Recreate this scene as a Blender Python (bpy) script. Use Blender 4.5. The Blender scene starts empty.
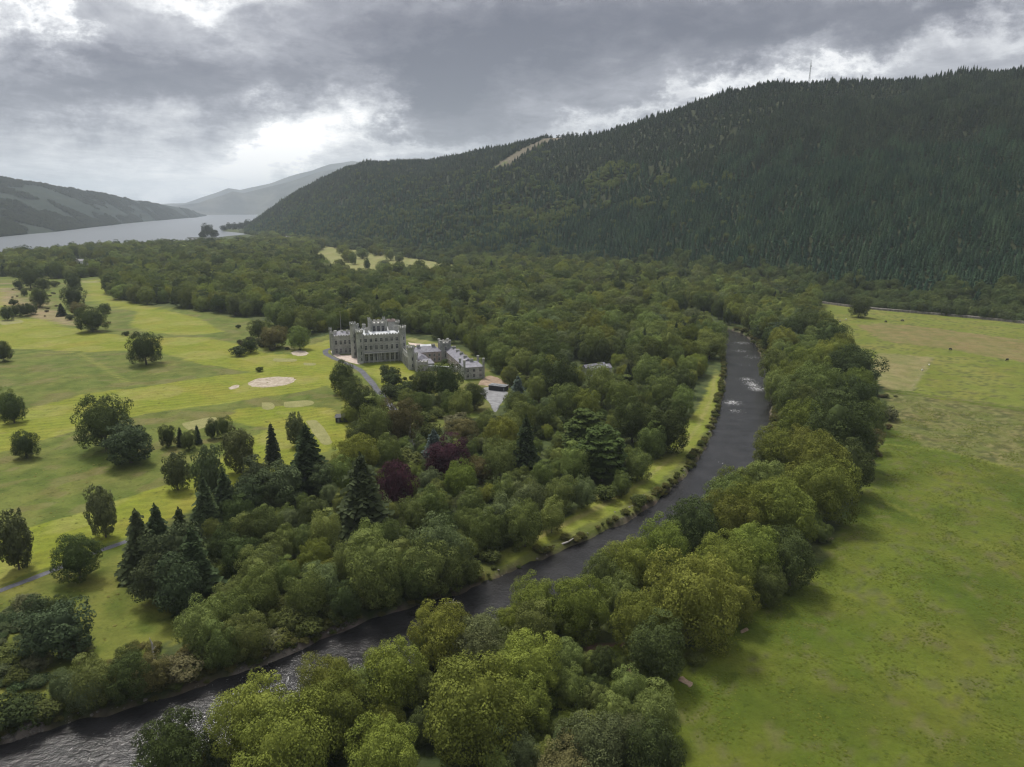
import bpy, bmesh, math, random
import numpy as np
from mathutils import Vector, Matrix
R = math.radians
scene = bpy.context.scene
COL = scene.collection
HAZE = 5.2e-5

# ------------------------------------------------------------------ camera
PITCH = R(14.3); F = 692.0; H = 110.0
cam_data = bpy.data.cameras.new('camera')
cam = bpy.data.objects.new('camera', cam_data); COL.objects.link(cam)
cam.location = (0, 0, H); cam.rotation_euler = (R(90) - PITCH, 0, 0)
cam_data.sensor_width = 36; cam_data.lens = 36 * F / 1024
cam_data.clip_start = 1; cam_data.clip_end = 90000
scene.camera = cam
scene.view_settings.view_transform = 'Standard'
scene.view_settings.look = 'None'
scene.view_settings.exposure = 0.36
scene.view_settings.gamma = 1
scene.render.resolution_x = 1024; scene.render.resolution_y = 767
scene.cycles.max_bounces = 5; scene.cycles.diffuse_bounces = 3; scene.cycles.glossy_bounces = 2
scene.cycles.transmission_bounces = 2; scene.cycles.volume_bounces = 1; scene.cycles.transparent_max_bounces = 4
scene.cycles.use_denoising = True
scene.cycles.filter_width = 1.25
scene.cycles.sample_clamp_indirect = 4.0
try: scene.cycles.denoising_prefilter = 'ACCURATE'
except Exception: pass

# ------------------------------------------------------------------ sun
SUN_EL, SUN_AZ = R(60), R(-34)          # azimuth measured from +Y towards +X
sd = bpy.data.lights.new('sun', 'SUN'); sd.energy = 3.4; sd.angle = R(11); sd.color = (1, .96, .88)
sun = bpy.data.objects.new('sun', sd); COL.objects.link(sun)
sv = Vector((math.sin(SUN_AZ) * math.cos(SUN_EL), math.cos(SUN_AZ) * math.cos(SUN_EL), math.sin(SUN_EL)))
sun.rotation_euler = sv.to_track_quat('Z', 'Y').to_euler(); sun.location = (0, 0, 900)

# ------------------------------------------------------------------ node helper
class NT:
    def __init__(s, tree): s.t = tree
    def n(s, typ, ins=None, **kw):
        nd = s.t.nodes.new(typ)
        for k, v in kw.items(): setattr(nd, k, v)
        for k, v in (ins or {}).items():
            if v is None: continue
            if isinstance(v, bpy.types.NodeSocket): s.t.links.new(v, nd.inputs[k])
            else: nd.inputs[k].default_value = v
        return nd
    def m(s, op, a, b=None, c=None, clamp=False):
        nd = s.t.nodes.new('ShaderNodeMath'); nd.operation = op; nd.use_clamp = clamp
        for i, v in enumerate((a, b, c)):
            if v is None: continue
            if isinstance(v, bpy.types.NodeSocket): s.t.links.new(v, nd.inputs[i])
            else: nd.inputs[i].default_value = v
        return nd.outputs[0]
    def ramp(s, fac, stops, interp='LINEAR'):
        nd = s.t.nodes.new('ShaderNodeValToRGB'); nd.color_ramp.interpolation = interp
        el = nd.color_ramp.elements
        while len(el) < len(stops): el.new(0.5)
        for e, (p, c) in zip(el, stops):
            e.position = p; e.color = (*c, 1) if len(c) == 3 else c
        s.t.links.new(fac, nd.inputs[0]); return nd.outputs[0]
    def mix(s, fac, a, b, mode='MIX'):
        nd = s.t.nodes.new('ShaderNodeMix'); nd.data_type = 'RGBA'; nd.blend_type = mode
        for idx, v in ((0, fac), (6, a), (7, b)):
            if isinstance(v, bpy.types.NodeSocket): s.t.links.new(v, nd.inputs[idx])
            else: nd.inputs[idx].default_value = v if not isinstance(v, tuple) or len(v) == 4 else (*v, 1)
        return nd.outputs[2]
    def noise(s, vec, scale, detail=4, rough=.55, dist=0.0):
        return s.n('ShaderNodeTexNoise', {'Vector': vec, 'Scale': scale, 'Detail': detail, 'Roughness': rough, 'Distortion': dist}).outputs['Fac']
    def mapping(s, vec, scale=(1, 1, 1), loc=(0, 0, 0), rot=(0, 0, 0)):
        return s.n('ShaderNodeMapping', {'Vector': vec, 'Scale': scale, 'Location': loc, 'Rotation': rot}).outputs[0]

# ------------------------------------------------------------------ world: overcast sky by direction
world = bpy.data.worlds.new('World'); scene.world = world; world.use_nodes = True
wt = world.node_tree; wt.nodes.clear(); W = NT(wt)
tc = W.n('ShaderNodeTexCoord').outputs['Generated']
sep = W.n('ShaderNodeSeparateXYZ', {0: tc}); dx, dy, dz = sep.outputs
ysafe = W.m('MAXIMUM', dy, 0.05)
tx = W.m('DIVIDE', dx, ysafe); tz = W.m('DIVIDE', dz, ysafe)
# cloud-plane coordinates, foreshortened towards the horizon as a real cloud deck is
zs = W.m('ADD', W.m('MAXIMUM', dz, 0.0), 0.10)
cp = W.n('ShaderNodeCombineXYZ', {0: W.m('DIVIDE', dx, zs), 1: W.m('DIVIDE', dy, zs), 2: 0.0}).outputs[0]
n1 = W.noise(W.mapping(cp, (1, 1, 1), (3.1, 7.7, 0)), 0.42, 7, .55, .5)
n2 = W.noise(W.mapping(cp, (1, 1, 1), (13.1, 2.7, 0)), 1.5, 6, .6, .5)
n3 = W.noise(W.mapping(cp, (1.4, 1, 1), (3.1, 22.7, 0)), 4.2, 6, .62, .8)
def tan_dir(px, py):
    u = (px - 512) / F; v = (383.5 - py) / F
    y = math.cos(PITCH) + v * math.sin(PITCH); z = -math.sin(PITCH) + v * math.cos(PITCH)
    return u / y, z / y
wn = W.noise(W.n('ShaderNodeCombineXYZ', {0: tx, 1: W.m('MULTIPLY', tz, 1.6), 2: 0.0}).outputs[0], 6.5, 8, .65)
wn2 = W.noise(W.n('ShaderNodeCombineXYZ', {0: tx, 1: W.m('MULTIPLY', tz, 1.6), 2: 5.0}).outputs[0], 6.5, 8, .65)
wx = W.m('ADD', tx, W.m('MULTIPLY', W.m('SUBTRACT', wn, .5), .46))
wz = W.m('ADD', tz, W.m('MULTIPLY', W.m('SUBTRACT', wn2, .5), .22))
# breaks (positive) and heavy masses (negative) of the cloud deck: pixel, radii, strength, slant in degrees
BL = [(300, 126, 54, 22, .62, 25), (262, 100, 90, 22, .20, 10), (352, 118, 22, 26, .22, 0), (400, 146, 45, 8, .38, 0), (270, 148, 70, 16, .3, 8),
      (800, 69, 75, 8, .38, 8), (690, 94, 100, 9, .24, 22), (600, 122, 50, 7, .25, 12), (905, 56, 90, 13, .18, 12), (590, 60, 120, 26, .04, 20),
      (1010, 20, 60, 22, .22, 25), (185, 2, 50, 10, .32, 0), (15, 12, 28, 22, .38, -35), (55, 28, 22, 7, .3, -20), (150, 8, 220, 34, .15, 0),
      (110, 158, 190, 30, .30, 0), (200, 186, 120, 18, .40, 0), (330, 160, 60, 8, .2, 0), (60, 120, 60, 20, .06, 0),
      (150, 86, 190, 22, -.24, 3), (420, 85, 80, 24, -.24, 20), (440, 125, 70, 14, -.18, 20), (480, 50, 170, 45, -.17, 0), (760, 22, 230, 24, -.23, 4), (940, 8, 110, 10, -.14, 6),
      (620, 10, 200, 24, -.05, 0), (30, 90, 60, 30, -.05, 0), (960, 45, 25, 10, -.12, 20)]
acc = None
for (px, py, rx, ry, amp, ang) in BL:
    cx, cz = tan_dir(px, py); k = 1.06 / F
    ca, sa = math.cos(R(ang)), math.sin(R(ang))
    ux = W.m('SUBTRACT', wx, cx); uz = W.m('SUBTRACT', wz, cz)
    a = W.m('MULTIPLY', W.m('MULTIPLY_ADD', ux, ca, W.m('MULTIPLY', uz, sa)), 1 / (rx * k))
    b = W.m('MULTIPLY', W.m('MULTIPLY_ADD', uz, ca, W.m('MULTIPLY', ux, -sa)), 1 / (ry * k))
    q = W.m('MULTIPLY_ADD', a, a, W.m('MULTIPLY', b, b))
    e = W.m('MULTIPLY', W.m('POWER', 2.718, W.m('MULTIPLY', q, -0.8)), amp)
    acc = e if acc is None else W.m('ADD', acc, e)
acc = W.m('ADD', W.m('MULTIPLY', acc, W.m('GREATER_THAN', dy, 0.06)), W.m('MULTIPLY', W.m('MINIMUM', W.m('MAXIMUM', W.m('MULTIPLY', dy, -1.6), 0.0), 1.0), -.16))  # last term darkens the unseen sky behind the camera, deepening shade on facing crowns
det = W.m('ADD', W.m('MULTIPLY', W.m('SUBTRACT', n1, .5), .50), W.m('ADD', W.m('MULTIPLY', W.m('SUBTRACT', n2, .5), .46), W.m('MULTIPLY', W.m('SUBTRACT', n3, .5), .34)))
# sky above the view brightened on purpose, to throw more light on the ground
up = W.m('MULTIPLY', W.m('SMOOTH_MIN', W.m('MAXIMUM', W.m('SUBTRACT', dz, .38), 0.0), .3, .1), 1.2)
B = W.m('ADD', W.m('ADD', W.m('ADD', .36, acc), det), up, clamp=True)
cloud = W.ramp(B, [(0, (.10, .102, .135)), (.2, (.165, .165, .20)), (.38, (.29, .292, .33)), (.55, (.46, .465, .495)), (.75, (.74, .745, .76)), (1, (1.15, 1.13, 1.10))])
skyt = W.n('ShaderNodeTexSky', sky_type='NISHITA', sun_disc=False, sun_elevation=SUN_EL, sun_rotation=SUN_AZ, altitude=200).outputs[0]
bg1 = W.n('ShaderNodeBackground', {'Color': skyt, 'Strength': 0.08}).outputs[0]
bg2 = W.n('ShaderNodeBackground', {'Color': cloud, 'Strength': W.m('MULTIPLY_ADD', W.m('MAXIMUM', W.m('SUBTRACT', dz, .36), 0.0), 0.5, 1.0)}).outputs[0]  # strength raised overhead, out of view, as extra fill for the scene
mxs = W.n('ShaderNodeMixShader', {0: .95, 1: bg1, 2: bg2}).outputs[0]
W.n('ShaderNodeOutputWorld', {'Surface': mxs})
world.cycles.sampling_method = 'MANUAL'; world.cycles.sample_map_resolution = 512

# ------------------------------------------------------------------ geometry helpers
def ray(px, py):
    u = (px - 512) / F; v = (383.5 - py) / F
    return u, math.cos(PITCH) + v * math.sin(PITCH), -math.sin(PITCH) + v * math.cos(PITCH)
def G(px, py, z=0.0):
    d = ray(px, py); t = (H - z) / -d[2]; return np.array([d[0] * t, d[1] * t])
def proj(x, y, z):
    dep = y * math.cos(PITCH) - (z - H) * math.sin(PITCH)
    vv = y * math.sin(PITCH) + (z - H) * math.cos(PITCH)
    dep = np.maximum(dep, 1e-3)
    return 512 + F * x / dep, 383.5 - F * vv / dep, dep
def inpoly(x, y, poly):
    x = np.asarray(x, float); y = np.asarray(y, float); r = np.zeros(x.shape, bool)
    n = len(poly)
    for i in range(n):
        x1, y1 = poly[i]; x2, y2 = poly[(i + 1) % n]
        if y1 == y2: continue
        c = ((y1 > y) != (y2 > y)) & (x < (x2 - x1) * (y - y1) / (y2 - y1) + x1)
        r ^= c
    return r
def wpoly(pts, z=0.0): return [tuple(G(a, b, z)) for a, b in pts]
def fs(x, y, wl, seed, oct=3):
    r = np.random.RandomState(seed); o = np.zeros(np.shape(x)); amp = 1.0; tot = 0
    for k in range(oct):
        for j in range(4):
            a = r.uniform(0, 6.283); f = 6.283 / wl * (1.9 ** k) * r.uniform(.8, 1.25); ph = r.uniform(0, 6.283)
            o = o + amp * np.sin((x * math.cos(a) + y * math.sin(a)) * f + ph + 1.3 * np.sin((x * math.sin(a) - y * math.cos(a)) * f * .6 + ph * 2))
        tot += amp * 2; amp *= .5
    return o / tot
def polydist(x, y, line):
    best = np.full(np.shape(x), 1e9)
    for (x1, y1), (x2, y2) in zip(line[:-1], line[1:]):
        ddx, ddy = x2 - x1, y2 - y1; L = ddx * ddx + ddy * ddy + 1e-9
        t = np.clip(((x - x1) * ddx + (y - y1) * ddy) / L, 0, 1)
        best = np.minimum(best, np.hypot(x - x1 - t * ddx, y - y1 - t * ddy))
    return best
def smooth_line(pts, n=2):
    p = [np.array(q, float) for q in pts]
    for _ in range(n):
        q = [p[0]]
        for a, b in zip(p[:-1], p[1:]): q += [a * .75 + b * .25, a * .25 + b * .75]
        q.append(p[-1]); p = q
    return p
def mesh_from(name, verts, faces, mats=(), fmat=None, smooth=False):
    me = bpy.data.meshes.new(name)
    verts = np.asarray(verts, np.float32)
    if isinstance(faces, np.ndarray):
        nf, k = faces.shape
        me.vertices.add(len(verts)); me.vertices.foreach_set('co', verts.ravel())
        me.loops.add(nf * k); me.loops.foreach_set('vertex_index', faces.astype(np.int32).ravel())
        me.polygons.add(nf); me.polygons.foreach_set('loop_start', np.arange(0, nf * k, k, dtype=np.int32))
        try: me.polygons.foreach_set('loop_total', np.full(nf, k, np.int32))
        except Exception: pass
        me.update(calc_edges=True)
    else:
        me.from_pydata(verts.tolist(), [], faces); me.update()
    for m in mats: me.materials.append(m)
    if fmat is not None: me.polygons.foreach_set('material_index', np.asarray(fmat, np.int32))
    if smooth: me.polygons.foreach_set('use_smooth', np.ones(len(me.polygons), bool))
    return me
def link(name, me, parent=None, loc=None):
    o = bpy.data.objects.new(name, me); COL.objects.link(o)
    if parent is not None: o.parent = parent
    if loc is not None: o.location = loc
    return o
def tag(o, label=None, cat=None, group=None, kind=None):
    if label: o['label'] = label
    if cat: o['category'] = cat
    if group: o['group'] = group
    if kind: o['kind'] = kind
    return o
def empty(name, loc, rz=0.0):
    o = bpy.data.objects.new(name, None); COL.objects.link(o); o.location = loc; o.rotation_euler = (0, 0, rz); o.empty_display_size = .5
    return o
def structure(o): o['kind'] = 'structure'; return o
class MB:
    """collects boxes, prisms and tubes into one mesh"""
    def __init__(s): s.v = []; s.f = []; s.mi = []
    def add(s, vs, fsx, mi=0):
        b = len(s.v); s.v += [tuple(v) for v in vs]; s.f += [[i + b for i in f] for f in fsx]; s.mi += [mi] * len(fsx)
    def box(s, x0, x1, y0, y1, z0, z1, mi=0):
        s.add([(x0, y0, z0), (x1, y0, z0), (x1, y1, z0), (x0, y1, z0), (x0, y0, z1), (x1, y0, z1), (x1, y1, z1), (x0, y1, z1)],
              [[0, 3, 2, 1], [4, 5, 6, 7], [0, 1, 5, 4], [1, 2, 6, 5], [2, 3, 7, 6], [3, 0, 4, 7]], mi)
    def prism(s, pts, z0, z1, mi=0, top=None):
        n = len(pts); tp = top or pts
        s.add([(x, y, z0) for x, y in pts] + [(x, y, z1) for x, y in tp],
              [list(range(n))[::-1], list(range(n, 2 * n))] + [[i, (i + 1) % n, n + (i + 1) % n, n + i] for i in range(n)], mi)
    def cyl(s, x, y, r, z0, z1, n=12, r2=None, mi=0):
        r2 = r if r2 is None else r2
        s.prism([(x + r * math.cos(6.2832 * i / n), y + r * math.sin(6.2832 * i / n)) for i in range(n)], z0, z1, mi,
                [(x + r2 * math.cos(6.2832 * i / n), y + r2 * math.sin(6.2832 * i / n)) for i in range(n)])
    def gable(s, x0, x1, y0, y1, z0, zr, axis='y', ov=.4, hip=0.0, mi=0):
        """pitched roof, ridge along axis"""
        x0 -= ov; x1 += ov; y0 -= ov; y1 += ov
        if axis == 'y':
            xm = (x0 + x1) / 2; a, b = (xm, y0 + hip, zr), (xm, y1 - hip, zr)
            s.add([(x0, y0, z0), (x1, y0, z0), (x1, y1, z0), (x0, y1, z0), a, b], [[0, 1, 4], [1, 2, 5, 4], [2, 3, 5], [3, 0, 4, 5], [0, 3, 2, 1]], mi)
        else:
            ym = (y0 + y1) / 2; a, b = (x0 + hip, ym, zr), (x1 - hip, ym, zr)
            s.add([(x0, y0, z0), (x1, y0, z0), (x1, y1, z0), (x0, y1, z0), a, b], [[0, 1, 5, 4], [1, 2, 5], [2, 3, 4, 5], [3, 0, 4], [0, 3, 2, 1]], mi)
    def tube(s, pts, radii, n=6, mi=0):
        pts = [Vector(p) for p in pts]; rings = []
        for i, p in enumerate(pts):
            d = (pts[min(i + 1, len(pts) - 1)] - pts[max(i - 1, 0)]).normalized()
            a = d.orthogonal().normalized(); b = d.cross(a)
            rings.append([p + (a * math.cos(6.2832 * k / n) + b * math.sin(6.2832 * k / n)) * radii[i] for k in range(n)])
        vs = [v for r in rings for v in r]; ff = []
        for i in range(len(rings) - 1):
            for k in range(n):
                ff.append([i * n + k, i * n + (k + 1) % n, (i + 1) * n + (k + 1) % n, (i + 1) * n + k])
        ff.append(list(range(n))[::-1]); ff.append([(len(rings) - 1) * n + k for k in range(n)])
        s.add(vs, ff, mi)
    def mesh(s, name, mats):
        mats = mats if isinstance(mats, (list, tuple)) else [mats]
        me = mesh_from(name, s.v, s.f, mats, s.mi)
        bm = bmesh.new(); bm.from_mesh(me); bmesh.ops.recalc_face_normals(bm, faces=bm.faces); bm.to_mesh(me); bm.free()
        return me
    def build(s, name, mats, parent=None, loc=None): return link(name, s.mesh(name, mats), parent, loc)

# ------------------------------------------------------------------ materials
def new_mat(name, rough=.8, spec=.3):
    m = bpy.data.materials.new(name); m.use_nodes = True; t = m.node_tree; t.nodes.clear(); N = NT(t)
    p = N.n('ShaderNodeBsdfPrincipled', {'Roughness': rough, 'Specular IOR Level': spec})
    out = N.n('ShaderNodeOutputMaterial', {'Surface': p.outputs[0]})
    return m, N, p, out
def flat_mat(name, a, b, scale=.6, rough=.8, spec=.3, bump=0.0, coord='Object', detail=5, stretch=(1, 1, 1), fine=None, contrast=(.35, .65)):
    m, N, p, out = new_mat(name, rough, spec)
    co = N.mapping(N.n('ShaderNodeTexCoord').outputs[coord], stretch)
    n = N.noise(co, scale, detail, .6)
    c = N.ramp(n, [(contrast[0], a), (contrast[1], b)])
    if fine:
        f = N.noise(co, fine, 3, .6); c = N.mix(.5, c, N.ramp(f, [(.3, (.55, .55, .55)), (.7, (1.35, 1.35, 1.35))]), 'MULTIPLY')
    N.t.links.new(c, p.inputs['Base Color'])
    if bump:
        bn = N.n('ShaderNodeBump', {'Height': N.noise(co, fine or scale * 4, 4), 'Strength': bump, 'Distance': .3}).outputs[0]
        N.t.links.new(bn, p.inputs['Normal'])
    return m
def leaf_mat(name, var=.5, nscale=5.0, transl=.22):
    m, N, p, out = new_mat(name, .85, .07)
    att = N.n('ShaderNodeAttribute', attribute_type='INSTANCER', attribute_name='tint').outputs['Color']
    co = N.n('ShaderNodeTexCoord').outputs['Object']
    oi = N.n('ShaderNodeObjectInfo').outputs['Random']
    geo = N.n('ShaderNodeNewGeometry').outputs['Random Per Island']
    off = N.n('ShaderNodeVectorMath', {0: co, 1: N.n('ShaderNodeCombineXYZ', {0: N.m('MULTIPLY', oi, 40.0), 1: 0.0, 2: 0.0}).outputs[0]}, operation='ADD').outputs[0]
    nz = N.noise(off, nscale, 3, .6)
    v = N.m('MULTIPLY', N.m('ADD', 1 - var * .5, N.m('MULTIPLY', geo, var)), N.m('ADD', .62, N.m('MULTIPLY', nz, .76)))
    v = N.m('MULTIPLY', v, N.m('ADD', .86, N.m('MULTIPLY', oi, .28)))
    warm = N.mix(N.m('MULTIPLY', nz, .35), att, N.mix(1.0, att, (1.35, 1.12, .6, 1), 'MULTIPLY'))
    c = N.n('ShaderNodeVectorMath', {0: warm, 'Scale': v}, operation='SCALE').outputs[0]
    N.t.links.new(c, p.inputs['Base Color'])
    tr = N.n('ShaderNodeBsdfTranslucent', {'Color': c}).outputs[0]
    ms = N.n('ShaderNodeMixShader', {0: transl, 1: p.outputs[0], 2: tr}).outputs[0]
    N.t.links.new(ms, out.inputs['Surface'])
    return m
M = {}
M['leaf'] = leaf_mat('leaves', .30, 4.0, .28)
M['needle'] = leaf_mat('needles', .32, 5.0, .12)
M['bark'] = flat_mat('bark', (.055, .042, .032), (.14, .12, .10), 3.0, .9, .2, stretch=(6, 6, 1))
M['stone'] = flat_mat('grey_stone', (.22, .23, .21), (.42, .415, .385), .14, .85, .25, fine=1.6, bump=.2)
M['stone_pale'] = flat_mat('pale_stone', (.34, .33, .31), (.46, .45, .42), .4, .85, .25, fine=2.0)
M['stone_pink'] = flat_mat('pink_harling', (.30, .235, .215), (.42, .35, .32), .25, .85, .25, fine=1.5)
M['slate'] = flat_mat('slate', (.105, .10, .125), (.20, .195, .225), .5, .55, .4, fine=2.5)
M['lead'] = flat_mat('lead_roof', (.36, .38, .40), (.52, .53, .55), .25, .5, .4)
M['glass'] = flat_mat('window_glass', (.018, .022, .03), (.05, .06, .075), .3, .12, .6)
M['whitepaint'] = flat_mat('white_paint', (.62, .62, .60), (.78, .78, .77), .8, .6)
M['blackwood'] = flat_mat('black_timber', (.018, .018, .02), (.04, .04, .045), 1.5, .6)
M['greyroof'] = flat_mat('grey_felt_roof', (.10, .105, .115), (.19, .195, .205), .8, .6)
M['gravel'] = flat_mat('pink_gravel', (.36, .29, .25), (.50, .42, .37), .3, .95, .1, fine=3.0)
M['yard'] = flat_mat('yard_gravel', (.15, .15, .155), (.23, .23, .235), .25, .95, .1, fine=2.0)
M['tarmac'] = flat_mat('tarmac', (.055, .055, .065), (.10, .10, .115), .3, .85, .3, fine=2.0)
M['sand'] = flat_mat('bunker_sand', (.24, .20, .15), (.38, .33, .27), .35, .95, .1, fine=2.0)
M['tee'] = flat_mat('mown_tee', (.165, .165, .065), (.21, .20, .085), .2, .95, .1, fine=1.5)
M['wall'] = flat_mat('field_wall_stone', (.11, .10, .09), (.24, .22, .19), .4, .9, .1, fine=2.0)
M['steel'] = flat_mat('galvanised_steel', (.25, .26, .27), (.38, .39, .4), 1, .5)
M['earth'] = flat_mat('bare_earth', (.19, .135, .095), (.29, .22, .165), .4, .95, .1, fine=3.0)
M['wood_dead'] = flat_mat('bleached_wood', (.34, .31, .28), (.52, .49, .45), 1.5, .8)
M['cow'] = flat_mat('dark_hide', (.014, .012, .011), (.03, .026, .022), 1, .7)
M['wool'] = flat_mat('wool', (.52, .50, .45), (.68, .66, .60), 3, .9)
# ------------------------------------------------------------------ the valley floor
WATER = -1.9
left_bank_px = [(-330, 850), (-150, 795), (0, 745), (60, 725), (130, 710), (190, 690), (240, 674), (300, 650), (340, 632), (400, 610), (450, 597), (500, 577), (560, 551),
                (610, 530), (650, 508), (688, 475), (711, 440), (722, 400), (727, 370), (721, 340), (704, 330), (676, 325), (640, 322), (600, 321)]
lb = np.array([G(a, b, WATER) for a, b in left_bank_px])
nrm = []
for i in range(len(lb)):
    d = lb[min(i + 1, len(lb) - 1)] - lb[max(i - 1, 0)]; d /= np.linalg.norm(d); nrm.append([d[1], -d[0]])
nrm = np.array(nrm)
HW = 14.0
river_c = np.array(smooth_line(list(lb + nrm * HW), 3))
left_line = np.array(smooth_line(list(lb), 3))

def axis(vals):
    out = []
    for (a, b, st) in vals: out += list(np.arange(a, b, st))
    return np.array(out)
gx = axis([(-30000, -6000, 3000), (-6000, -2000, 400), (-2000, -700, 50), (-700, -420, 10), (-420, -240, 4), (-240, 260, 2), (260, 520, 3), (520, 1200, 40), (1200, 6000, 400), (6000, 33000, 3000)])
gy = axis([(-6000, -400, 700), (-400, 60, 20), (60, 480, 2), (480, 760, 3), (760, 1400, 16), (1400, 4000, 80), (4000, 12000, 800), (12000, 32000, 4000)])
X, Y = np.meshgrid(gx, gy)
RD = np.full(X.shape, 1e9)
sel = (np.abs(X) < 620) & (Y > 20) & (Y < 1100)
RD[sel] = polydist(X[sel], Y[sel], river_c)
def undul(x, y):
    w = np.clip((y - 60) / 60, 0, 1) * np.clip((2200 - y) / 800, 0, 1) * np.clip((-x + 330) / 120, 0, 1)
    cas = np.clip(np.hypot((x + 75) / 75, (y - 490) / 60) - .75, 0, 1)
    return w * cas * (fs(x, y, 95, 3, 3) * 1.1)
def bank_profile(d, x, y):
    d = d + fs(x, y, 16, 9, 2) * .9
    t = np.clip((d - (HW - 1.2)) / 2.6, 0, 1); t = t * t * (3 - 2 * t)
    return -3.4 * (1 - t)
def gz(x, y):
    x = np.atleast_1d(np.asarray(x, float)); y = np.atleast_1d(np.asarray(y, float))
    rd = np.full(x.shape, 1e9); s = (np.abs(x) < 620) & (y > 20) & (y < 1100)
    if s.any(): rd[s] = polydist(x[s], y[s], river_c)
    damp = np.clip((rd - 20) / 25, 0, 1)
    return undul(x, y) * damp + bank_profile(rd, x, y)
def gz1(x, y): return float(gz([x], [y])[0])
damp = np.clip((RD - 20) / 25, 0, 1)
Z = undul(X, Y) * damp + bank_profile(RD, X, Y)
PX, PY, DEP = proj(X, Y, 0 * X)
behind = Y < 40
PX = np.where(behind, -9999, PX)
wob = 1.0
nx = fs(X, Y, 14, 21, 3) * 2.2; ny = fs(X, Y, 14, 22, 3) * 2.2      # metres of raggedness of every edge
PXn, PYn, _ = proj(X + nx, Y + ny, 0 * X); PXn = np.where(behind, -9999, PXn)

n_big = fs(X, Y, 60, 31, 3); n_mid = fs(X, Y, 17, 32, 3); n_small = fs(X, Y, 7, 33, 3)
C = np.zeros(X.shape + (4,), np.float32); C[..., 3] = 0
def setc(mask, c, a=0.0):
    C[mask, 0:3] = c; C[mask, 3] = a
def shade(mask, c1, c2, f, a=0.0):
    f = np.clip(f, 0, 1)[..., None]; c = np.array(c1) * (1 - f) + np.array(c2) * f
    C[mask, 0:3] = c[mask]; C[mask, 3] = a
WOODFLOOR = (.035, .045, .015)
shade(np.ones(X.shape, bool), (.030, .045, .013), (.055, .070, .020), .5 + n_mid)
# pasture on the right bank
field = inpoly(PXn, PYn, [(818, 300), (1024, 321), (1400, 352), (3000, 500), (3000, 4000), (640, 1600), (672, 767), (655, 700), (640, 668), (690, 645), (745, 610), (790, 575), (822, 560), (845, 520), (868, 476), (890, 410), (870, 355), (830, 325)])
field |= (Y < 60) & (X > 20)
shade(field, (.050, .074, .007), (.080, .100, .012), .5 + n_big * .8 + n_mid * .3)
far_lush = field & inpoly(PXn, PYn, [(800, 290), (3000, 300), (3000, 440), (1024, 408), (960, 398), (870, 386)])
shade(far_lush, (.098, .120, .018), (.125, .138, .028), .5 + n_big + n_mid * .5)
tuft = field & (n_small + n_mid * .8 + n_big * .3 > .62)
shade(tuft, (.052, .068, .014), (.075, .085, .022), .5 + n_mid)
rough_band = field & inpoly(PXn, PYn, [(872, 392), (920, 396), (1024, 412), (3000, 500), (3000, 640), (1024, 470), (930, 450), (880, 420)])
shade(rough_band, (.085, .098, .024), (.13, .128, .046), .5 + n_mid * 1.2)
tuft2 = rough_band & (n_small * .8 + n_mid > .25)
shade(tuft2, (.048, .060, .016), (.075, .08, .024), .5 + n_small)
brown = inpoly(PXn, PYn, [(857, 326), (880, 323), (925, 327), (1024, 340), (1500, 385), (1500, 410), (1024, 362), (985, 356), (940, 348), (885, 341)])
shade(brown & field, (.110, .108, .032), (.140, .122, .046), .5 + n_mid + n_big * .6)
tan = inpoly(PX, PY, [(877, 352), (929, 357), (924, 366), (909, 391), (868, 388)])
shade(tan & field, (.125, .128, .042), (.158, .150, .060), .5 + n_mid + n_big * .6)
edge = inpoly(PX, PY, [(929, 357), (934, 357), (913, 391), (909, 391)]); shade(edge, (.125, .130, .045), (.155, .150, .065), .5 + n_small * 2)
for ln, wd, c in (([(870, 389), (930, 395), (1024, 408), (1200, 433)], 1.0, (.10, .10, .035)), ([(876, 444), (940, 452), (1024, 470)], 1.3, (.10, .12, .02)), ([(860, 492), (930, 520), (1024, 560)], 1.3, (.085, .105, .014))):
    shade((polydist(X, Y, [G(*p) for p in ln]) < wd) & field, c, c, 0 * X)
# grass along the left bank, with its mown strip
bankstrip = inpoly(PXn, PYn, [(724, 372), (723, 400), (712, 440), (690, 475), (652, 508), (612, 530), (560, 552), (500, 578), (450, 598), (470, 572), (500, 552), (560, 523), (600, 500), (632, 480), (662, 455), (686, 425), (704, 398), (712, 378), (716, 370)])
shade(bankstrip, (.065, .080, .016), (.095, .105, .026), .5 + n_mid)
mown = inpoly(PX + n_mid * 1.0, PY, [(720, 374), (719, 400), (706, 430), (687, 456), (654, 486), (617, 511), (572, 532), (522, 556), (500, 566), (500, 551), (560, 522), (600, 499), (632, 479), (662, 454), (686, 424), (704, 398), (711, 380)])
shade(mown, (.115, .140, .018), (.140, .158, .028), .5 + n_mid)
track = polydist(X, Y, [G(*p) for p in [(715, 376), (712, 398), (697, 428), (676, 453), (645, 480), (608, 503), (560, 526), (510, 552)]])
shade(track < .9, (.16, .165, .045), (.16, .165, .045), 0 * X)
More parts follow.
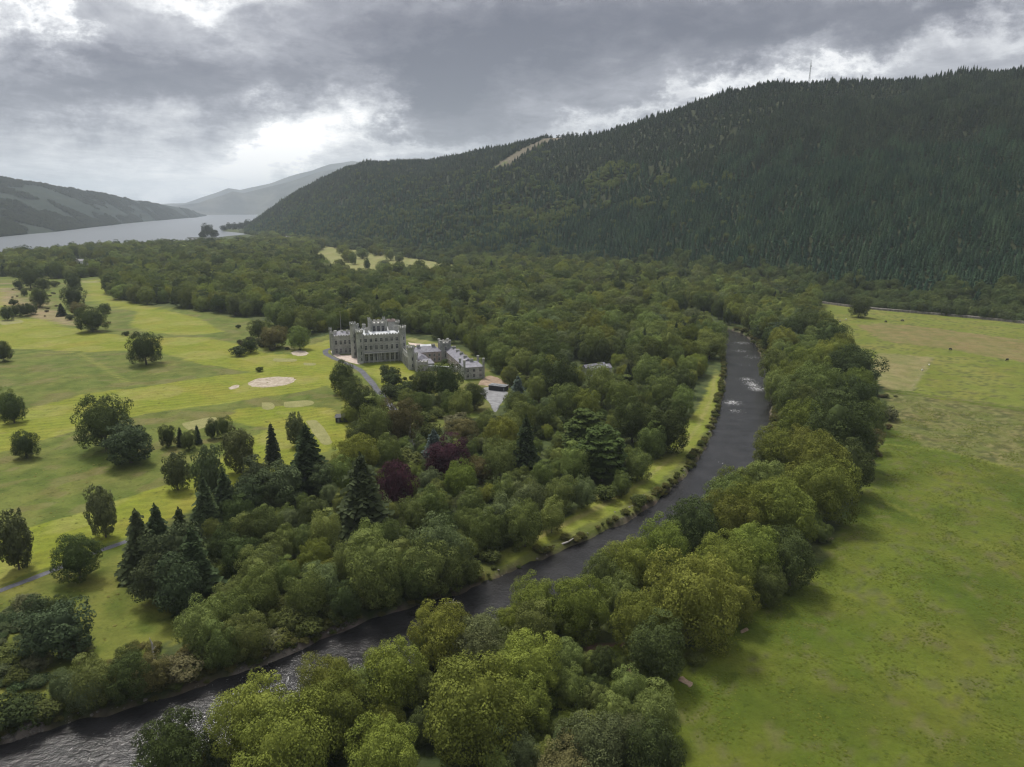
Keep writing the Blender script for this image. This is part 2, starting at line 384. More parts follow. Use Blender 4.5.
# golf course
GOLF = [(-400, 300), (-200, 283), (0, 271), (60, 274), (108, 272), (118, 298), (146, 305), (178, 308), (240, 318), (275, 324), (300, 339), (325, 336), (345, 330), (405, 335), (425, 343), (447, 345), (470, 352), (490, 370),
        (512, 384), (508, 398), (492, 410), (470, 420), (440, 428), (412, 428), (395, 424), (372, 440), (350, 452), (335, 468), (300, 470), (268, 452), (236, 478), (205, 500), (180, 520), (130, 530), (128, 560), (150, 598), (200, 630), (150, 655), (100, 690), (60, 712), (0, 728), (-400, 860)]
golf = inpoly(PXn, PYn, GOLF)
shade(golf, (.064, .088, .014), (.100, .120, .024), .5 + n_big * .6 + n_mid * .7)
brn = golf & (fs(X, Y, 40, 55, 2) > .38)
shade(brn, (.088, .096, .022), (.108, .112, .034), .5 + n_mid)
lower = golf & (PYn > 545) | (golf & inpoly(PXn, PYn, [(0, 590), (125, 545), (250, 600), (200, 767), (0, 767)]))
shade(lower, (.062, .084, .012), (.108, .120, .022), .5 + n_big * .5 + n_mid * .9)
FW = [  # mown fairways, pixel outlines on the ground
    [(-60, 556), (0, 536), (60, 521), (120, 500), (200, 475), (235, 447), (262, 430), (330, 420), (350, 432), (330, 452), (280, 470), (200, 505), (125, 538), (60, 565), (0, 586), (-60, 610)],
    [(-60, 425), (0, 413), (90, 393), (160, 385), (215, 377), (250, 372), (300, 368), (330, 372), (332, 384), (300, 392), (230, 402), (150, 414), (95, 424), (0, 452), (-60, 470)],
    [(0, 319), (40, 318), (60, 326), (100, 333), (150, 338), (205, 337), (240, 345), (262, 352), (320, 356), (325, 366), (260, 372), (205, 366), (160, 352), (100, 352), (40, 350), (0, 348), (-60, 350), (-60, 322)],
    [(82, 281), (108, 279), (115, 300), (150, 306), (200, 318), (225, 332), (190, 335), (150, 334), (130, 325), (138, 312), (110, 306), (90, 300)],
    [(-60, 290), (0, 286), (12, 292), (8, 306), (0, 308), (-60, 312)],
    [(238, 408), (280, 405), (330, 408), (345, 425), (352, 444), (340, 452), (325, 440), (290, 430), (255, 425), (225, 420)],
    [(300, 345), (335, 338), (330, 352), (338, 368), (356, 380), (360, 400), (352, 428), (342, 425), (345, 400), (330, 385), (305, 370)],
    [(362, 366), (405, 362), (415, 374), (440, 378), (440, 392), (425, 405), (400, 400), (380, 384), (366, 372)],
]
for k, f in enumerate(FW):
    m = inpoly(PXn * .35 + PX * .65, PYn * .35 + PY * .65, f)
    shade(m, (.125, .150, .014), (.150, .165, .022), .5 + n_big * .7 + n_mid * .4, .6)
    inner = m & (fs(X, Y, 70, 80 + k, 1) > .35); shade(inner, (.150, .168, .026), (.165, .175, .036), .5 + n_mid, .35)
for ln, wd, c in (([(80, 353), (92, 362), (104, 368), (128, 382)], 1.6, (.13, .145, .03)), ([(-20, 360), (40, 353), (75, 352)], 1.4, (.125, .14, .03)), ([(305, 368), (322, 377), (345, 398), (352, 420), (346, 440)], 1.8, (.15, .165, .02))):
    shade((polydist(X, Y, [G(*p) for p in ln]) < wd) & golf, c, c, 0 * X, .2)
heath = golf & inpoly(PXn, PYn, [(0, 282), (14, 283), (20, 300), (45, 304), (65, 316), (78, 326), (60, 324), (30, 316), (0, 300)]); shade(heath, (.15, .13, .06), (.19, .16, .08), .5 + n_mid)
# distant clearings
for poly in ([(312, 256), (326, 244), (338, 240), (346, 247), (372, 252), (400, 255), (442, 261), (458, 266), (445, 272), (402, 274), (380, 274), (357, 276), (330, 270)], [(440, 350), (430, 345), (407, 340), (408, 336), (430, 340), (447, 346)]):
    m = inpoly(PX, PY, poly); shade(m, (.135, .148, .04), (.17, .172, .065), .5 + n_mid * 1.5)
# wood floor of the riparian belt
dirt = polydist(X, Y, [G(598, 655), G(612, 662), G(622, 668)]) + n_mid * 3 < 4.5
shade(dirt, (.10, .055, .040), (.15, .09, .07), .5 + n_mid)
# shingle and bare soil at the water's edge
edgeb = (RD < HW + .5 + n_mid * .8) & (RD > HW - 6)
shade(edgeb, (.045, .043, .025), (.09, .075, .052), .5 + n_small * 1.6)
for ln, wd in (([(345, 628), (300, 652), (262, 668), (240, 676)], 2.2), ([(0, 742), (40, 731)], 1.8), ([(400, 612), (350, 630)], 1.3)):
    d = polydist(X, Y, [G(*p, WATER) for p in ln]) + n_small * .8
    shade(d < wd, (.09, .075, .06), (.19, .165, .14), .5 + n_small * 2.5)
shade(RD < HW - 1.8, (.03, .024, .018), (.05, .04, .03), .5 + n_mid)

ny_, nx_ = X.shape
idx = np.arange(ny_ * nx_).reshape(ny_, nx_)
faces = np.stack([idx[:-1, :-1].ravel(), idx[:-1, 1:].ravel(), idx[1:, 1:].ravel(), idx[1:, :-1].ravel()], 1)
gm, N, p, out = new_mat('valley_ground', .9, .12)
att = N.n('ShaderNodeAttribute', attribute_name='cover'); col, alp = att.outputs['Color'], att.outputs['Alpha']
co = N.n('ShaderNodeTexCoord').outputs['Object']
a = N.noise(co, .9, 6, .65); b = N.noise(N.mapping(co, (1, 1, 1), (50, 9, 0)), .16, 5, .6); c3 = N.noise(co, .035, 5, .6)
wv = N.n('ShaderNodeTexWave', {'Vector': N.mapping(co, rot=(0, 0, R(62))), 'Scale': .055, 'Distortion': 1.6, 'Detail': 2.0, 'Detail Scale': .4}).outputs['Fac']
v = N.m('ADD', .66, N.m('MULTIPLY', a, .68)); v = N.m('MULTIPLY', v, N.m('ADD', .7, N.m('MULTIPLY', b, .6)))
v = N.m('MULTIPLY', v, N.m('ADD', 1.0, N.m('MULTIPLY', N.m('MULTIPLY', N.m('SUBTRACT', wv, .5), alp), .26)))
warm = N.mix(N.ramp(c3, [(.42, (0, 0, 0)), (.68, (.7, .7, .7))]), col, N.mix(1.0, col, (1.22, .98, 1.25, 1), 'MULTIPLY'))
tfm = N.ramp(N.noise(co, .35, 7, .7), [(.56, (1, 1, 1)), (.66, (.62, .66, .6))])
cc = N.n('ShaderNodeVectorMath', {0: N.mix(1.0, warm, tfm, 'MULTIPLY'), 'Scale': v}, operation='SCALE').outputs[0]
N.t.links.new(cc, p.inputs['Base Color'])
N.t.links.new(N.n('ShaderNodeBump', {'Height': N.m('ADD', a, N.m('MULTIPLY', b, 2.0)), 'Strength': .6, 'Distance': .5}).outputs[0], p.inputs['Normal'])
me = mesh_from('ground', np.stack([X, Y, Z], -1).reshape(-1, 3), faces, [gm], smooth=True)
ca = me.color_attributes.new('cover', 'FLOAT_COLOR', 'POINT'); ca.data.foreach_set('color', C.reshape(-1, 4).ravel())
ground = structure(link('ground', me))

# ------------------------------------------------------------------ water
def water_mat(name, base, rough, bumps, foam=False):
    m, N, p, out = new_mat(name, rough, .5)
    co = N.n('ShaderNodeTexCoord').outputs['Object']
    n = N.noise(co, bumps[0], 5, .6, .4); 
    p.inputs['IOR'].default_value = 1.33 if foam else 1.5
    if foam:
        at = N.n('ShaderNodeAttribute', attribute_name='foam').outputs['Fac']
        f = N.noise(N.mapping(co, (1.3, .5, 1)), 1.1, 7, .75, .6)
        mk = N.ramp(N.m('ADD', N.m('MULTIPLY_ADD', f, 1.9, -.45), N.m('SUBTRACT', at, .43)), [(.47, (0, 0, 0)), (.64, (1, 1, 1))])
        c = N.mix(mk, N.ramp(N.noise(co, .12, 4), [(.35, base), (.65, tuple(q * 1.9 for q in base))]), (.46, .46, .46, 1))
        N.t.links.new(c, p.inputs['Base Color']); N.t.links.new(N.m('ADD', rough, N.m('MULTIPLY', mk, .5)), p.inputs['Roughness'])
    else: p.inputs['Base Color'].default_value = (*base, 1)
    h = N.m('ADD', n, N.m('MULTIPLY', N.noise(co, bumps[0] * 3.3, 3), .5))
    N.t.links.new(N.n('ShaderNodeBump', {'Height': h, 'Strength': bumps[1], 'Distance': bumps[2]}).outputs[0], p.inputs['Normal'])
    return m
M['river'] = water_mat('river_water', (.013, .0125, .013), .13, (.8, .6, .3), True)
M['loch'] = water_mat('loch_water', (.07, .08, .09), .28, (.05, .5, .5))
rows = []; offs = np.linspace(-HW - 3, HW + 3, 18)
rc = [river_c[0]]
for q0, q1 in zip(river_c[:-1], river_c[1:]):
    n_ = max(1, int(np.linalg.norm(q1 - q0) / 2.0))
    for k in range(1, n_ + 1): rc.append(q0 + (q1 - q0) * k / n_)
rc = np.array(rc); tg = np.gradient(rc, axis=0)
for _ in range(6): tg[1:-1] = (tg[:-2] + tg[1:-1] * 2 + tg[2:]) / 4
tg /= np.linalg.norm(tg, axis=1)[:, None]; nn = np.stack([tg[:, 1], -tg[:, 0]], 1)
V = rc[:, None, :] + nn[:, None, :] * offs[None, :, None]
V3 = np.concatenate([V, np.full(V.shape[:2] + (1,), WATER)], 2)
rr, kk = V3.shape[:2]; idx = np.arange(rr * kk).reshape(rr, kk)
fc = np.stack([idx[:-1, :-1].ravel(), idx[1:, :-1].ravel(), idx[1:, 1:].ravel(), idx[:-1, 1:].ravel()], 1)
me = mesh_from('river', V3.reshape(-1, 3), fc, [M['river']], smooth=True)
fo = np.zeros(rr * kk)
vx, vy = V3.reshape(-1, 3)[:, 0], V3.reshape(-1, 3)[:, 1]
for (px, py, rad, s) in [(743, 343, 12, .36), (741, 351, 9, .34), (752, 357, 12, .30), (746, 379, 8, .38), (752, 384, 7, .40), (758, 389, 8, .38), (732, 403, 7, .38), (736, 411, 7, .34), (740, 396, 20, .18), (742, 365, 18, .2), (722, 463, 3, .32), (712, 459, 2.5, .26), (735, 432, 3, .12),
                         (570, 552, 5, .20), (555, 562, 5, .14), (225, 712, 12, .20), (270, 690, 12, .20), (80, 755, 14, .17), (330, 662, 10, .15), (430, 625, 8, .14), (735, 335, 5, .2), (640, 535, 30, -.1)]:
    g = G(px, py, WATER); fo += s * np.exp(-((vx - g[0]) ** 2 + (vy - g[1]) ** 2) / rad ** 2)
at = me.attributes.new('foam', 'FLOAT', 'POINT'); at.data.foreach_set('value', fo.astype(np.float32))
structure(link('river', me))
shore = [(-900, 266), (-300, 260), (0, 254), (60, 250), (100, 247), (150, 244), (200, 240), (214, 238), (228, 236), (250, 234), (222, 231), (224, 228.5), (245, 228), (256, 226), (258, 213.2), (200, 213.4), (196, 217), (160, 220), (110, 225), (75, 229), (50, 232), (25, 234), (0, 236.5), (-200, 240), (-900, 246)]
lp = wpoly(shore, .5)
mb = MB(); mb.add([(a, b, .5) for a, b in lp], [list(range(len(lp)))]); lo = mb.build('loch', M['loch']); structure(lo)
for p_ in lo.data.polygons:
    if p_.normal.z < 0: lo.data.flip_normals(); break

# ------------------------------------------------------------------ hills: (pixel foot, pixel crest, crest distance)
def hill_mesh(name, foot, crest, mat, srows, acols, relief, seed, prof=.75, drop=.45, smax=1.6, zoff=0.0, extra=None):
    """foot: [(a, y)], crest: [(a, y, z)] with a = x / y"""
    fa = np.array(foot); ca_ = np.array(crest)
    A = np.linspace(ca_[0, 0], ca_[-1, 0], acols); S = np.linspace(-.03, smax, srows)
    AA, SS = np.meshgrid(A, S)
    x, y, z = hill_xyz(AA, SS, fa, ca_, relief, seed, prof, drop, zoff)
    r_, c_ = AA.shape; idx = np.arange(r_ * c_).reshape(r_, c_)
    fc = np.stack([idx[:-1, :-1].ravel(), idx[:-1, 1:].ravel(), idx[1:, 1:].ravel(), idx[1:, :-1].ravel()], 1)
    me = mesh_from(name, np.stack([x, y, z], -1).reshape(-1, 3), fc, [mat], smooth=True)
    if extra is not None:
        ca = me.color_attributes.new('cover', 'FLOAT_COLOR', 'POINT'); ca.data.foreach_set('color', extra(x, y, z).reshape(-1, 4).astype(np.float32).ravel())
    return structure(link(name, me))
def hill_xyz(A, S, fa, ca_, relief, seed, prof, drop, zoff=0.0):
    yf = np.interp(A, fa[:, 0], fa[:, 1]); yr = np.interp(A, ca_[:, 0], ca_[:, 1]); zr = np.interp(A, ca_[:, 0], ca_[:, 2])
    y = yf + (yr - yf) * S; x = A * y
    sc = np.clip(S, 0, 1)
    z = zr * (prof * sc + (1 - prof) * np.sin(sc * math.pi / 2)) * 1.0
    z = np.where(S > 1, zr * (1 - drop * (S - 1)), z)
    z = np.where(S < 0, S * 60, z)
    bell = np.clip(4 * sc * (1 - sc), 0, 1) * .85 + .15 * np.clip(sc * 6, 0, 1)
    z = z + relief * bell * fs(x, y, 330 if relief < 30 else relief * 22, seed, 4) * np.clip(zr / 120, 0, 1) + zoff * np.clip(S * 8, 0, 1)
    return x, y, z
def aY(px, py, yd):
    d = ray(px, py); return d[0] / d[1], H + yd * d[2] / d[1]
def foot_pts(lst):
    return [(ray(a, b)[0] / ray(a, b)[1], G(a, b)[1]) for a, b in lst]
def crest_pts(lst, dz=0.0):
    o = []
    for a, b, yd in lst:
        t, z = aY(a, b, yd); o.append((t, yd, z + dz))
    return o
HF = foot_pts([(238, 233), (260, 236), (300, 243), (350, 249), (400, 256), (450, 263), (520, 267), (600, 271), (700, 281), (760, 290), (820, 301), (920, 311), (1024, 321)]) + [(1.0, 589), (1.5, 468), (2.2, 380)]
HC = crest_pts([(238, 232, 3300), (245, 228, 3300), (262, 215, 3350), (280, 203, 3400), (300, 190, 3300), (322, 178, 3200), (345, 169, 3100), (365, 163, 3000), (400, 162, 2900), (430, 161, 2750), (470, 154, 2600), (510, 145, 2400),
                (545, 139, 2250), (580, 137, 2150), (605, 133, 2080), (650, 118, 1950), (700, 101, 1850), (760, 86, 1750), (830, 82, 1700), (920, 82, 1620), (960, 74, 1580), (1024, 71, 1500)]) + [(1.0, 1280, 400), (1.5, 1000, 380), (2.2, 800, 330)]
HFa, HCa = np.array(HF), np.array(HC)
CLEAR = [(486, 172), (498, 169), (514, 162), (530, 151), (548, 142), (580, 136), (545, 138.5), (522, 149), (504, 160)]
def hcover(x, y, z):
    px, py, _ = proj(x, y, z); c = np.zeros(x.shape + (4,)); c[...] = (.030, .036, .016, 0)
    m = inpoly(px, py, CLEAR); n = fs(x, y, 40, 5, 3)
    c[m] = (.115, .10, .072, 0); m2 = m & (px < 508) & (n > -.1); c[m2] = (.10, .115, .045, 0)
    return c
hm, N, p, out = new_mat('hill_soil', .95, .1)
at = N.n('ShaderNodeAttribute', attribute_name='cover').outputs['Color']; co = N.n('ShaderNodeTexCoord').outputs['Object']
N.t.links.new(N.n('ShaderNodeVectorMath', {0: at, 'Scale': N.m('ADD', .5, N.noise(co, .12, 5, .6))}, operation='SCALE').outputs[0], p.inputs['Base Color'])
hill_mesh('forested_hill', HF, HC, hm, 110, 420, 24.0, 41, .8, .5, extra=hcover)

mm = flat_mat('moorland', (.011, .020, .014), (.018, .026, .017), .0045, .95, .1, bump=0, detail=9, fine=.05, contrast=(.40, .60))
LF = foot_pts([(-2500, 260), (-900, 247), (-200, 240), (0, 237), (25, 234.5), (50, 232.5), (75, 229.5), (110, 225.5), (160, 220.5), (196, 217.5), (206, 216)])
LC = crest_pts([(-2500, 120, 4200), (-900, 140, 4200), (-200, 162, 4400), (-60, 172, 4500), (0, 176.5, 4600), (30, 182, 4800), (50, 185, 5000), (80, 189.5, 5300), (105, 194, 5700), (130, 199, 6200), (150, 203, 6800), (170, 205.5, 7400), (190, 210, 8200), (206, 216, 9800)])
hill_mesh('lochside_hill', LF, LC, mm, 70, 200, 22.0, 51, .72, .3)
mf = flat_mat('far_mountain', (.035, .042, .045), (.095, .095, .085), .0022, .95, .1, detail=8, fine=.02)
MF = foot_pts([(150, 216), (200, 215), (258, 214.6), (300, 214.6), (420, 214.6), (560, 214.6)])
MC1 = crest_pts([(150, 208, 10500), (176, 206, 10800), (200, 203, 11000), (222, 197, 11200), (232, 192, 11300), (244, 193, 11400), (262, 188, 11600), (290, 181, 11800), (318, 172, 12000), (345, 168, 12000), (420, 165, 12200), (560, 190, 12500)])
hill_mesh('middle_mountain', MF, MC1, mf, 90, 240, 120.0, 61, .7, .3)
MC2 = crest_pts([(90, 206, 14500), (150, 205, 14800), (185, 203, 15000), (215, 193, 15200), (228, 188, 15200), (240, 190, 15300), (270, 183, 15400), (290, 176, 15500), (312, 170, 15500), (330, 163, 15500), (352, 160, 15500), (430, 172, 15500), (600, 190, 15500)])
MF2 = [(t, 13200) for t, _, _ in MC2]
hill_mesh('high_mountain', MF2, MC2, mf, 90, 240, 130.0, 71, .75, .3)
MC3 = crest_pts([(-900, 205, 15000), (-100, 205, 15000), (60, 205.5, 15500), (120, 205.5, 16000), (160, 205.5, 17000), (215, 206, 17000)]); hill_mesh('hazy_ridge', [(t, 12500) for t, _, _ in MC3], MC3, mf, 20, 60, 40, 72, .7, .3)

# ------------------------------------------------------------------ draped strips and patches
def ribbon(name, px, width, mat, z=.14, n=3, zf=None):
    line = smooth_line([G(a, b) for a, b in px], n); pts = [line[0]]
    for q0, q1 in zip(line[:-1], line[1:]):
        k = max(1, int(np.linalg.norm(q1 - q0) / 2.5))
        for j in range(1, k + 1): pts.append(q0 + (q1 - q0) * j / k)
    pts = np.array(pts); t = np.gradient(pts, axis=0); t /= np.linalg.norm(t, axis=1)[:, None] + 1e-9; nn = np.stack([t[:, 1], -t[:, 0]], 1)
    v = []; f = []
    for i, (q, m_) in enumerate(zip(pts, nn)):
        for k in (-1, -.33, .33, 1):
            w = q + m_ * width / 2 * k * (1 + .08 * math.sin(i * .7 + k)); v.append((w[0], w[1], gz1(w[0], w[1]) + z - .10 * (abs(k) == 1)))
    for i in range(len(pts) - 1):
        for k in range(3): f.append([i * 4 + k, i * 4 + k + 1, i * 4 + k + 5, i * 4 + k + 4])
    me = mesh_from(name, v, f, [mat], smooth=True)
    if sum(p.normal.z for p in me.polygons) < 0: me.flip_normals()
    return structure(link(name, me))
def patch(name, px, mat, z=.13, rag=0.6, seed=1, dome=0.0):
    """a draped closed outline, as a fan of rings"""
    pts = np.array(smooth_line([G(a, b) for a, b in px] + [G(*px[0])], 2))[:-1]; c = pts.mean(0); v = []; f = []; n = len(pts)
    rs = [1, .96, .8, .6, .4, .2]
    for j, r in enumerate(rs):
        for q in pts:
            w = c + (q - c) * r; w = w + rag * fs(w[0] * np.ones(2), w[1] * np.ones(2), 5, seed, 2)[:2] * (1 if j < 2 else 0)
            v.append((w[0], w[1], gz1(w[0], w[1]) + (z if j else .02) - dome * (1 - r) * 1.0))
    v.append((c[0], c[1], gz1(c[0], c[1]) + z - dome))
    for j in range(len(rs) - 1):
        for i in range(n): f.append([j * n + i, j * n + (i + 1) % n, (j + 1) * n + (i + 1) % n, (j + 1) * n + i])
    for i in range(n): f.append([(len(rs) - 1) * n + i, (len(rs) - 1) * n + (i + 1) % n, len(v) - 1])
    me = mesh_from(name, v, f, [mat], smooth=True)
    if sum(p.normal.z for p in me.polygons) < 0: me.flip_normals()
    return link(name, me)
ribbon('drive', [(395, 411), (388, 404), (380, 394), (372, 383), (362, 371), (353, 366), (343, 362), (333, 358), (325.5, 354), (325, 350.5), (331, 348.5)], 4.2, M['tarmac'])
ribbon('path', [(-60, 612), (0, 592), (35, 580), (60, 570), (80, 561), (102, 551), (123, 544), (150, 532)], 2.6, M['tarmac'])
structure(patch('forecourt', [(330.5, 351), (333, 356), (345, 361), (358, 364.5), (361.5, 364), (360, 357), (356, 354.5), (335, 355.5)], M['gravel'], .15, 0))
structure(patch('gravel_yard', [(478, 391), (486, 385), (500, 389), (509, 391), (506, 397), (500, 405), (497, 414), (492, 412), (490, 402)], M['yard'], .15, .4))
structure(patch('earth_bank', [(478, 384), (484, 377), (492, 375), (506, 382), (512, 388), (500, 387), (488, 385)], M['earth'], .12, .6))
structure(patch('courtyard_path', [(408, 342), (414, 343), (430, 345), (432, 346.5), (420, 347), (409, 345)], M['gravel'], .12, .2))
bunk = [([(248, 382), (256, 378), (270, 376.5), (287, 376.5), (297, 378.5), (292, 383), (275, 386.5), (258, 387), (250, 386)], 'large pale sand bunker below the castle lawn, widest on the golf course'),
        ([(290, 353), (295, 350.5), (303, 350.5), (310, 353), (306, 356), (296, 356)], 'small oval sand bunker nearest the castle drive'),
        ([(228, 388), (233, 385), (240, 384.5), (238, 388), (231, 390)], 'tiny faded sand bunker beside the largest bunker')]
for k, (px, lab) in enumerate(bunk):
    tag(patch('sand_bunker', px, M['sand'], .13, .8, 5 + k, .1), lab, 'bunker', 'sand bunkers of the golf course')
tees = [([(262, 402.5), (274, 402), (275, 408), (262, 409)], 1), ([(284, 402), (313, 399.5), (315, 405), (284, 408)], 2), ([(274, 359), (299, 359.5), (296, 363), (272, 362)], 3), ([(304, 363), (317, 363.5), (315, 366), (303, 366)], 4),
        ([(306, 421), (317, 419.5), (333, 441), (331, 445), (322, 446), (314, 434)], 5), ([(182, 424), (214, 416), (218, 421), (200, 430), (188, 431)], 6), ([(82, 281), (106, 280), (106, 282), (82, 283)], 7), ([(0, 320), (22, 318), (24, 324), (0, 326)], 8)]
for px, s in tees: structure(patch('mown_green', px, M['tee'], .10, .3, s))
for px, w in (([(676, 683), (681, 681.5), (694, 685), (692, 689), (684, 687.5)], 1), ([(826, 540), (834, 538), (833, 542), (827, 543)], 2), ([(741, 632), (748, 628), (748, 633), (742, 635)], 3)):
    structure(patch('bare_soil', px, M['earth'], .12, .8, w))
# ------------------------------------------------------------------ tree shapes (unit width 1, unit height 1, base at z = 0)
def quads_at(P_, Nn, size, rng, elong=1.0):
    """leaf-cluster faces: bent quads at points P_, facing Nn"""
    n = len(P_); Nn = Nn / (np.linalg.norm(Nn, axis=1)[:, None] + 1e-9)
    r = rng.normal(size=(n, 3)); t = np.cross(Nn, r); t /= np.linalg.norm(t, axis=1)[:, None] + 1e-9; b = np.cross(Nn, t)
    s = (size * rng.uniform(.4, 1.6, n))[:, None]
    v = np.stack([P_ - t * s - b * s * .35, P_ + b * s * -.7 * elong, P_ + t * s, P_ + b * s * .8 * elong + Nn * s * -.25], 1)
    return v.reshape(-1, 3)
def blob_tree(seed, lobes=60, per=110, leaf=.022, cz=.48, rx=.40, rz=.45, lr=(.10, .17), flat=.85, zmin=-.8, irregular=.10, top=2.2, fill=.15, spike=0.0, columns=False):
    rng = np.random.RandomState(seed); pts = []; nor = []
    k = 0; cen = np.array([0, 0, cz])
    bump = lambda d: 1 + irregular * np.sin(d[0] * 3.1 + seed) + irregular * np.sin(d[1] * 3.7 + seed * 2) + irregular * .7 * np.sin(d[2] * 5 + d[0] * 4 + seed * 3)
    golden = 2.39996
    for i in range(lobes):
        zz = 1 - (i + .5) / lobes * (1 - zmin); th = i * golden + rng.uniform(-.5, .5)
        zz = np.clip(zz + rng.uniform(-.09, .09), -1, 1); h = math.sqrt(max(0, 1 - abs(zz) ** top)) if zz > 0 else math.sqrt(max(0, 1 - zz * zz))
        d = np.array([math.cos(th) * h, math.sin(th) * h, zz]); q = d * bump(d) * rng.uniform(.86, 1.06)
        c = cen + q * np.array([rx, rx, rz]); r = rng.uniform(*lr) * (1 - .25 * (zz > .8))
        if spike and zz > .2: c[2] += spike * zz * rng.uniform(0, 1)
        n = int(per * (r / np.mean(lr)) ** 1.6)
        v = rng.normal(size=(n, 3)); v /= np.linalg.norm(v, axis=1)[:, None]
        outd = d * np.array([1, 1, 1.0]) + np.array([0, 0, .45]); outd /= np.linalg.norm(outd)
        dt = v @ outd; v = v[dt > -.35]; n = len(v)
        rad = r * (1 + rng.uniform(-.22, .10, n)); rs = r * np.array([1, 1, flat])
        pts.append(c + v * rad[:, None] * np.array([1, 1, flat]))
        nor.append(v * .85 + rng.normal(size=(n, 3)) * .30 + np.array([0, 0, .2]) + d * .25)
    # loose sprays just inside and under the crown
    n = int(lobes * per * fill); v = rng.normal(size=(n, 3)); v /= np.linalg.norm(v, axis=1)[:, None]
    pts.append(cen + v * np.array([rx, rx, rz]) * rng.uniform(.6, 1.02, (n, 1))); nor.append(v + rng.normal(size=(n, 3)) * .6)
    V = quads_at(np.concatenate(pts), np.concatenate(nor), leaf, rng)
    # opaque inner mass of twigs and leaves
    core = []; cf = []; m, w = 9, 12
    for j in range(m + 1):
        for i in range(w):
            ph = math.pi * j / m; d = np.array([math.sin(ph) * math.cos(6.283 * i / w), math.sin(ph) * math.sin(6.283 * i / w), math.cos(ph)])
            core.append(cen + d * np.array([rx, rx, rz]) * .66 * bump(d) * rng.uniform(.85, 1.1))
    V[:, 2] = np.maximum(V[:, 2], .03)
    nq = len(V) // 4; F_ = np.arange(nq * 4).reshape(nq, 4); b = len(V)
    for j in range(m):
        for i in range(w): cf.append([b + j * w + i, b + (j + 1) * w + i, b + (j + 1) * w + (i + 1) % w, b + j * w + (i + 1) % w])
    V = np.concatenate([V, np.array(core)]); F_ = np.concatenate([F_, np.array(cf)])
    V[:, 2] = np.clip(V[:, 2], .02, 1.05)
    return V, F_
def cedar_tree(seed, tiers=7, plates=9, per=130, leaf=.028):
    rng = np.random.RandomState(seed); pts = []; nor = []
    for j in range(tiers):
        z = .22 + .72 * j / (tiers - 1); R_ = .44 * (1 - .12 * abs(j - 1.5)) * (1 - .55 * (j / tiers) ** 3)
        for i in range(plates if j < tiers - 1 else 4):
            th = 6.283 * (i + rng.uniform(-.35, .35)) / plates + j * 1.3; r = R_ * rng.uniform(.45, 1.0)
            c = np.array([math.cos(th) * r, math.sin(th) * r, z + rng.uniform(-.04, .04)]); s = rng.uniform(.10, .17)
            v = rng.normal(size=(per, 3)); v /= np.linalg.norm(v, axis=1)[:, None]
            pts.append(c + v * np.array([s, s, s * .24])); nor.append(v * .35 + np.array([0, 0, 1]) + rng.normal(size=(per, 3)) * .3)
    V = quads_at(np.concatenate(pts), np.concatenate(nor), leaf, rng); nq = len(V) // 4; F_ = np.arange(nq * 4).reshape(nq, 4)
    core = []; cf = []; m, w = 6, 9; b = len(V)
    for j in range(m + 1):
        for i in range(w):
            ph = math.pi * j / m; core.append([.26 * math.sin(ph) * math.cos(6.283 * i / w), .26 * math.sin(ph) * math.sin(6.283 * i / w), .54 + .36 * math.cos(ph)])
    for j in range(m):
        for i in range(w): cf.append([b + j * w + i, b + (j + 1) * w + i, b + (j + 1) * w + (i + 1) % w, b + j * w + (i + 1) % w])
    return np.concatenate([V, np.array(core)]), np.concatenate([F_, np.array(cf)])
def conifer_tree(seed, tiers=18, arms=9, sprigs=7, low=.05, droop=.35, power=.9, leaf=.03, ragged=.18):
    """whorls of drooping branches, each a fan of sprigs"""
    rng = np.random.RandomState(seed); vs = []; k = 0
    for j in range(tiers):
        u = j / (tiers - 1); z = low + (.985 - low) * u; R_ = (.5 + ragged * rng.uniform(-.35, .25)) * (1 - u) ** power * (1 - .35 * (u < .08)) + .015
        na = max(4, int(arms * (1 - .45 * u)))
        for i in range(na):
            th = 6.283 * (i + rng.uniform(-.3, .3)) / na + j * 2.4; r = R_ * (1 + rng.uniform(-ragged, ragged)); zz = z + rng.uniform(-.5, .5) / tiers
            d = np.array([math.cos(th), math.sin(th), 0]); side = np.array([-d[1], d[0], 0]); wd = (6.283 * R_ / na) * .62 + .01
            dz = droop * r * .6
            ns = sprigs if R_ > .08 else max(2, sprigs // 2)
            for s in range(ns):
                f0 = s / ns; f1 = (s + 1.5) / ns; sg = 1 if s % 2 else -1; spread = wd * (1.15 - .75 * f0) * rng.uniform(.7, 1.2)
                a = d * r * f0 + np.array([0, 0, zz - dz * f0 ** 1.5]); b = d * r * min(f1, 1.05) + side * sg * spread + np.array([0, 0, zz - dz * f1 ** 1.4 - rng.uniform(0, .03)])
                c = d * r * min(f1 + .12, 1.08) + np.array([0, 0, zz - dz * f1 ** 1.5 + rng.uniform(0, .015)]); e = d * r * f0 * .9 + side * sg * spread * .6 + np.array([0, 0, zz - dz * f0 - rng.uniform(0, .03)])
                vs += [a, c, b, e] if sg > 0 else [a, e, b, c]
    V = np.array(vs); nq = len(V) // 4; F_ = np.arange(nq * 4).reshape(nq, 4)
    core = []; cf = []; m, w = 6, 8; b = len(V)
    for j in range(m + 1):
        u = j / m
        for i in range(w): rr_ = .30 * (1 - u) ** power * (1 if j else .3); core.append([rr_ * math.cos(6.283 * i / w), rr_ * math.sin(6.283 * i / w), low + .02 + (.9 - low) * u])
    for j in range(m):
        for i in range(w): cf.append([b + j * w + i, b + j * w + (i + 1) % w, b + (j + 1) * w + (i + 1) % w, b + (j + 1) * w + i])
    return np.concatenate([V, np.array(core)]), np.concatenate([F_, np.array(cf)])
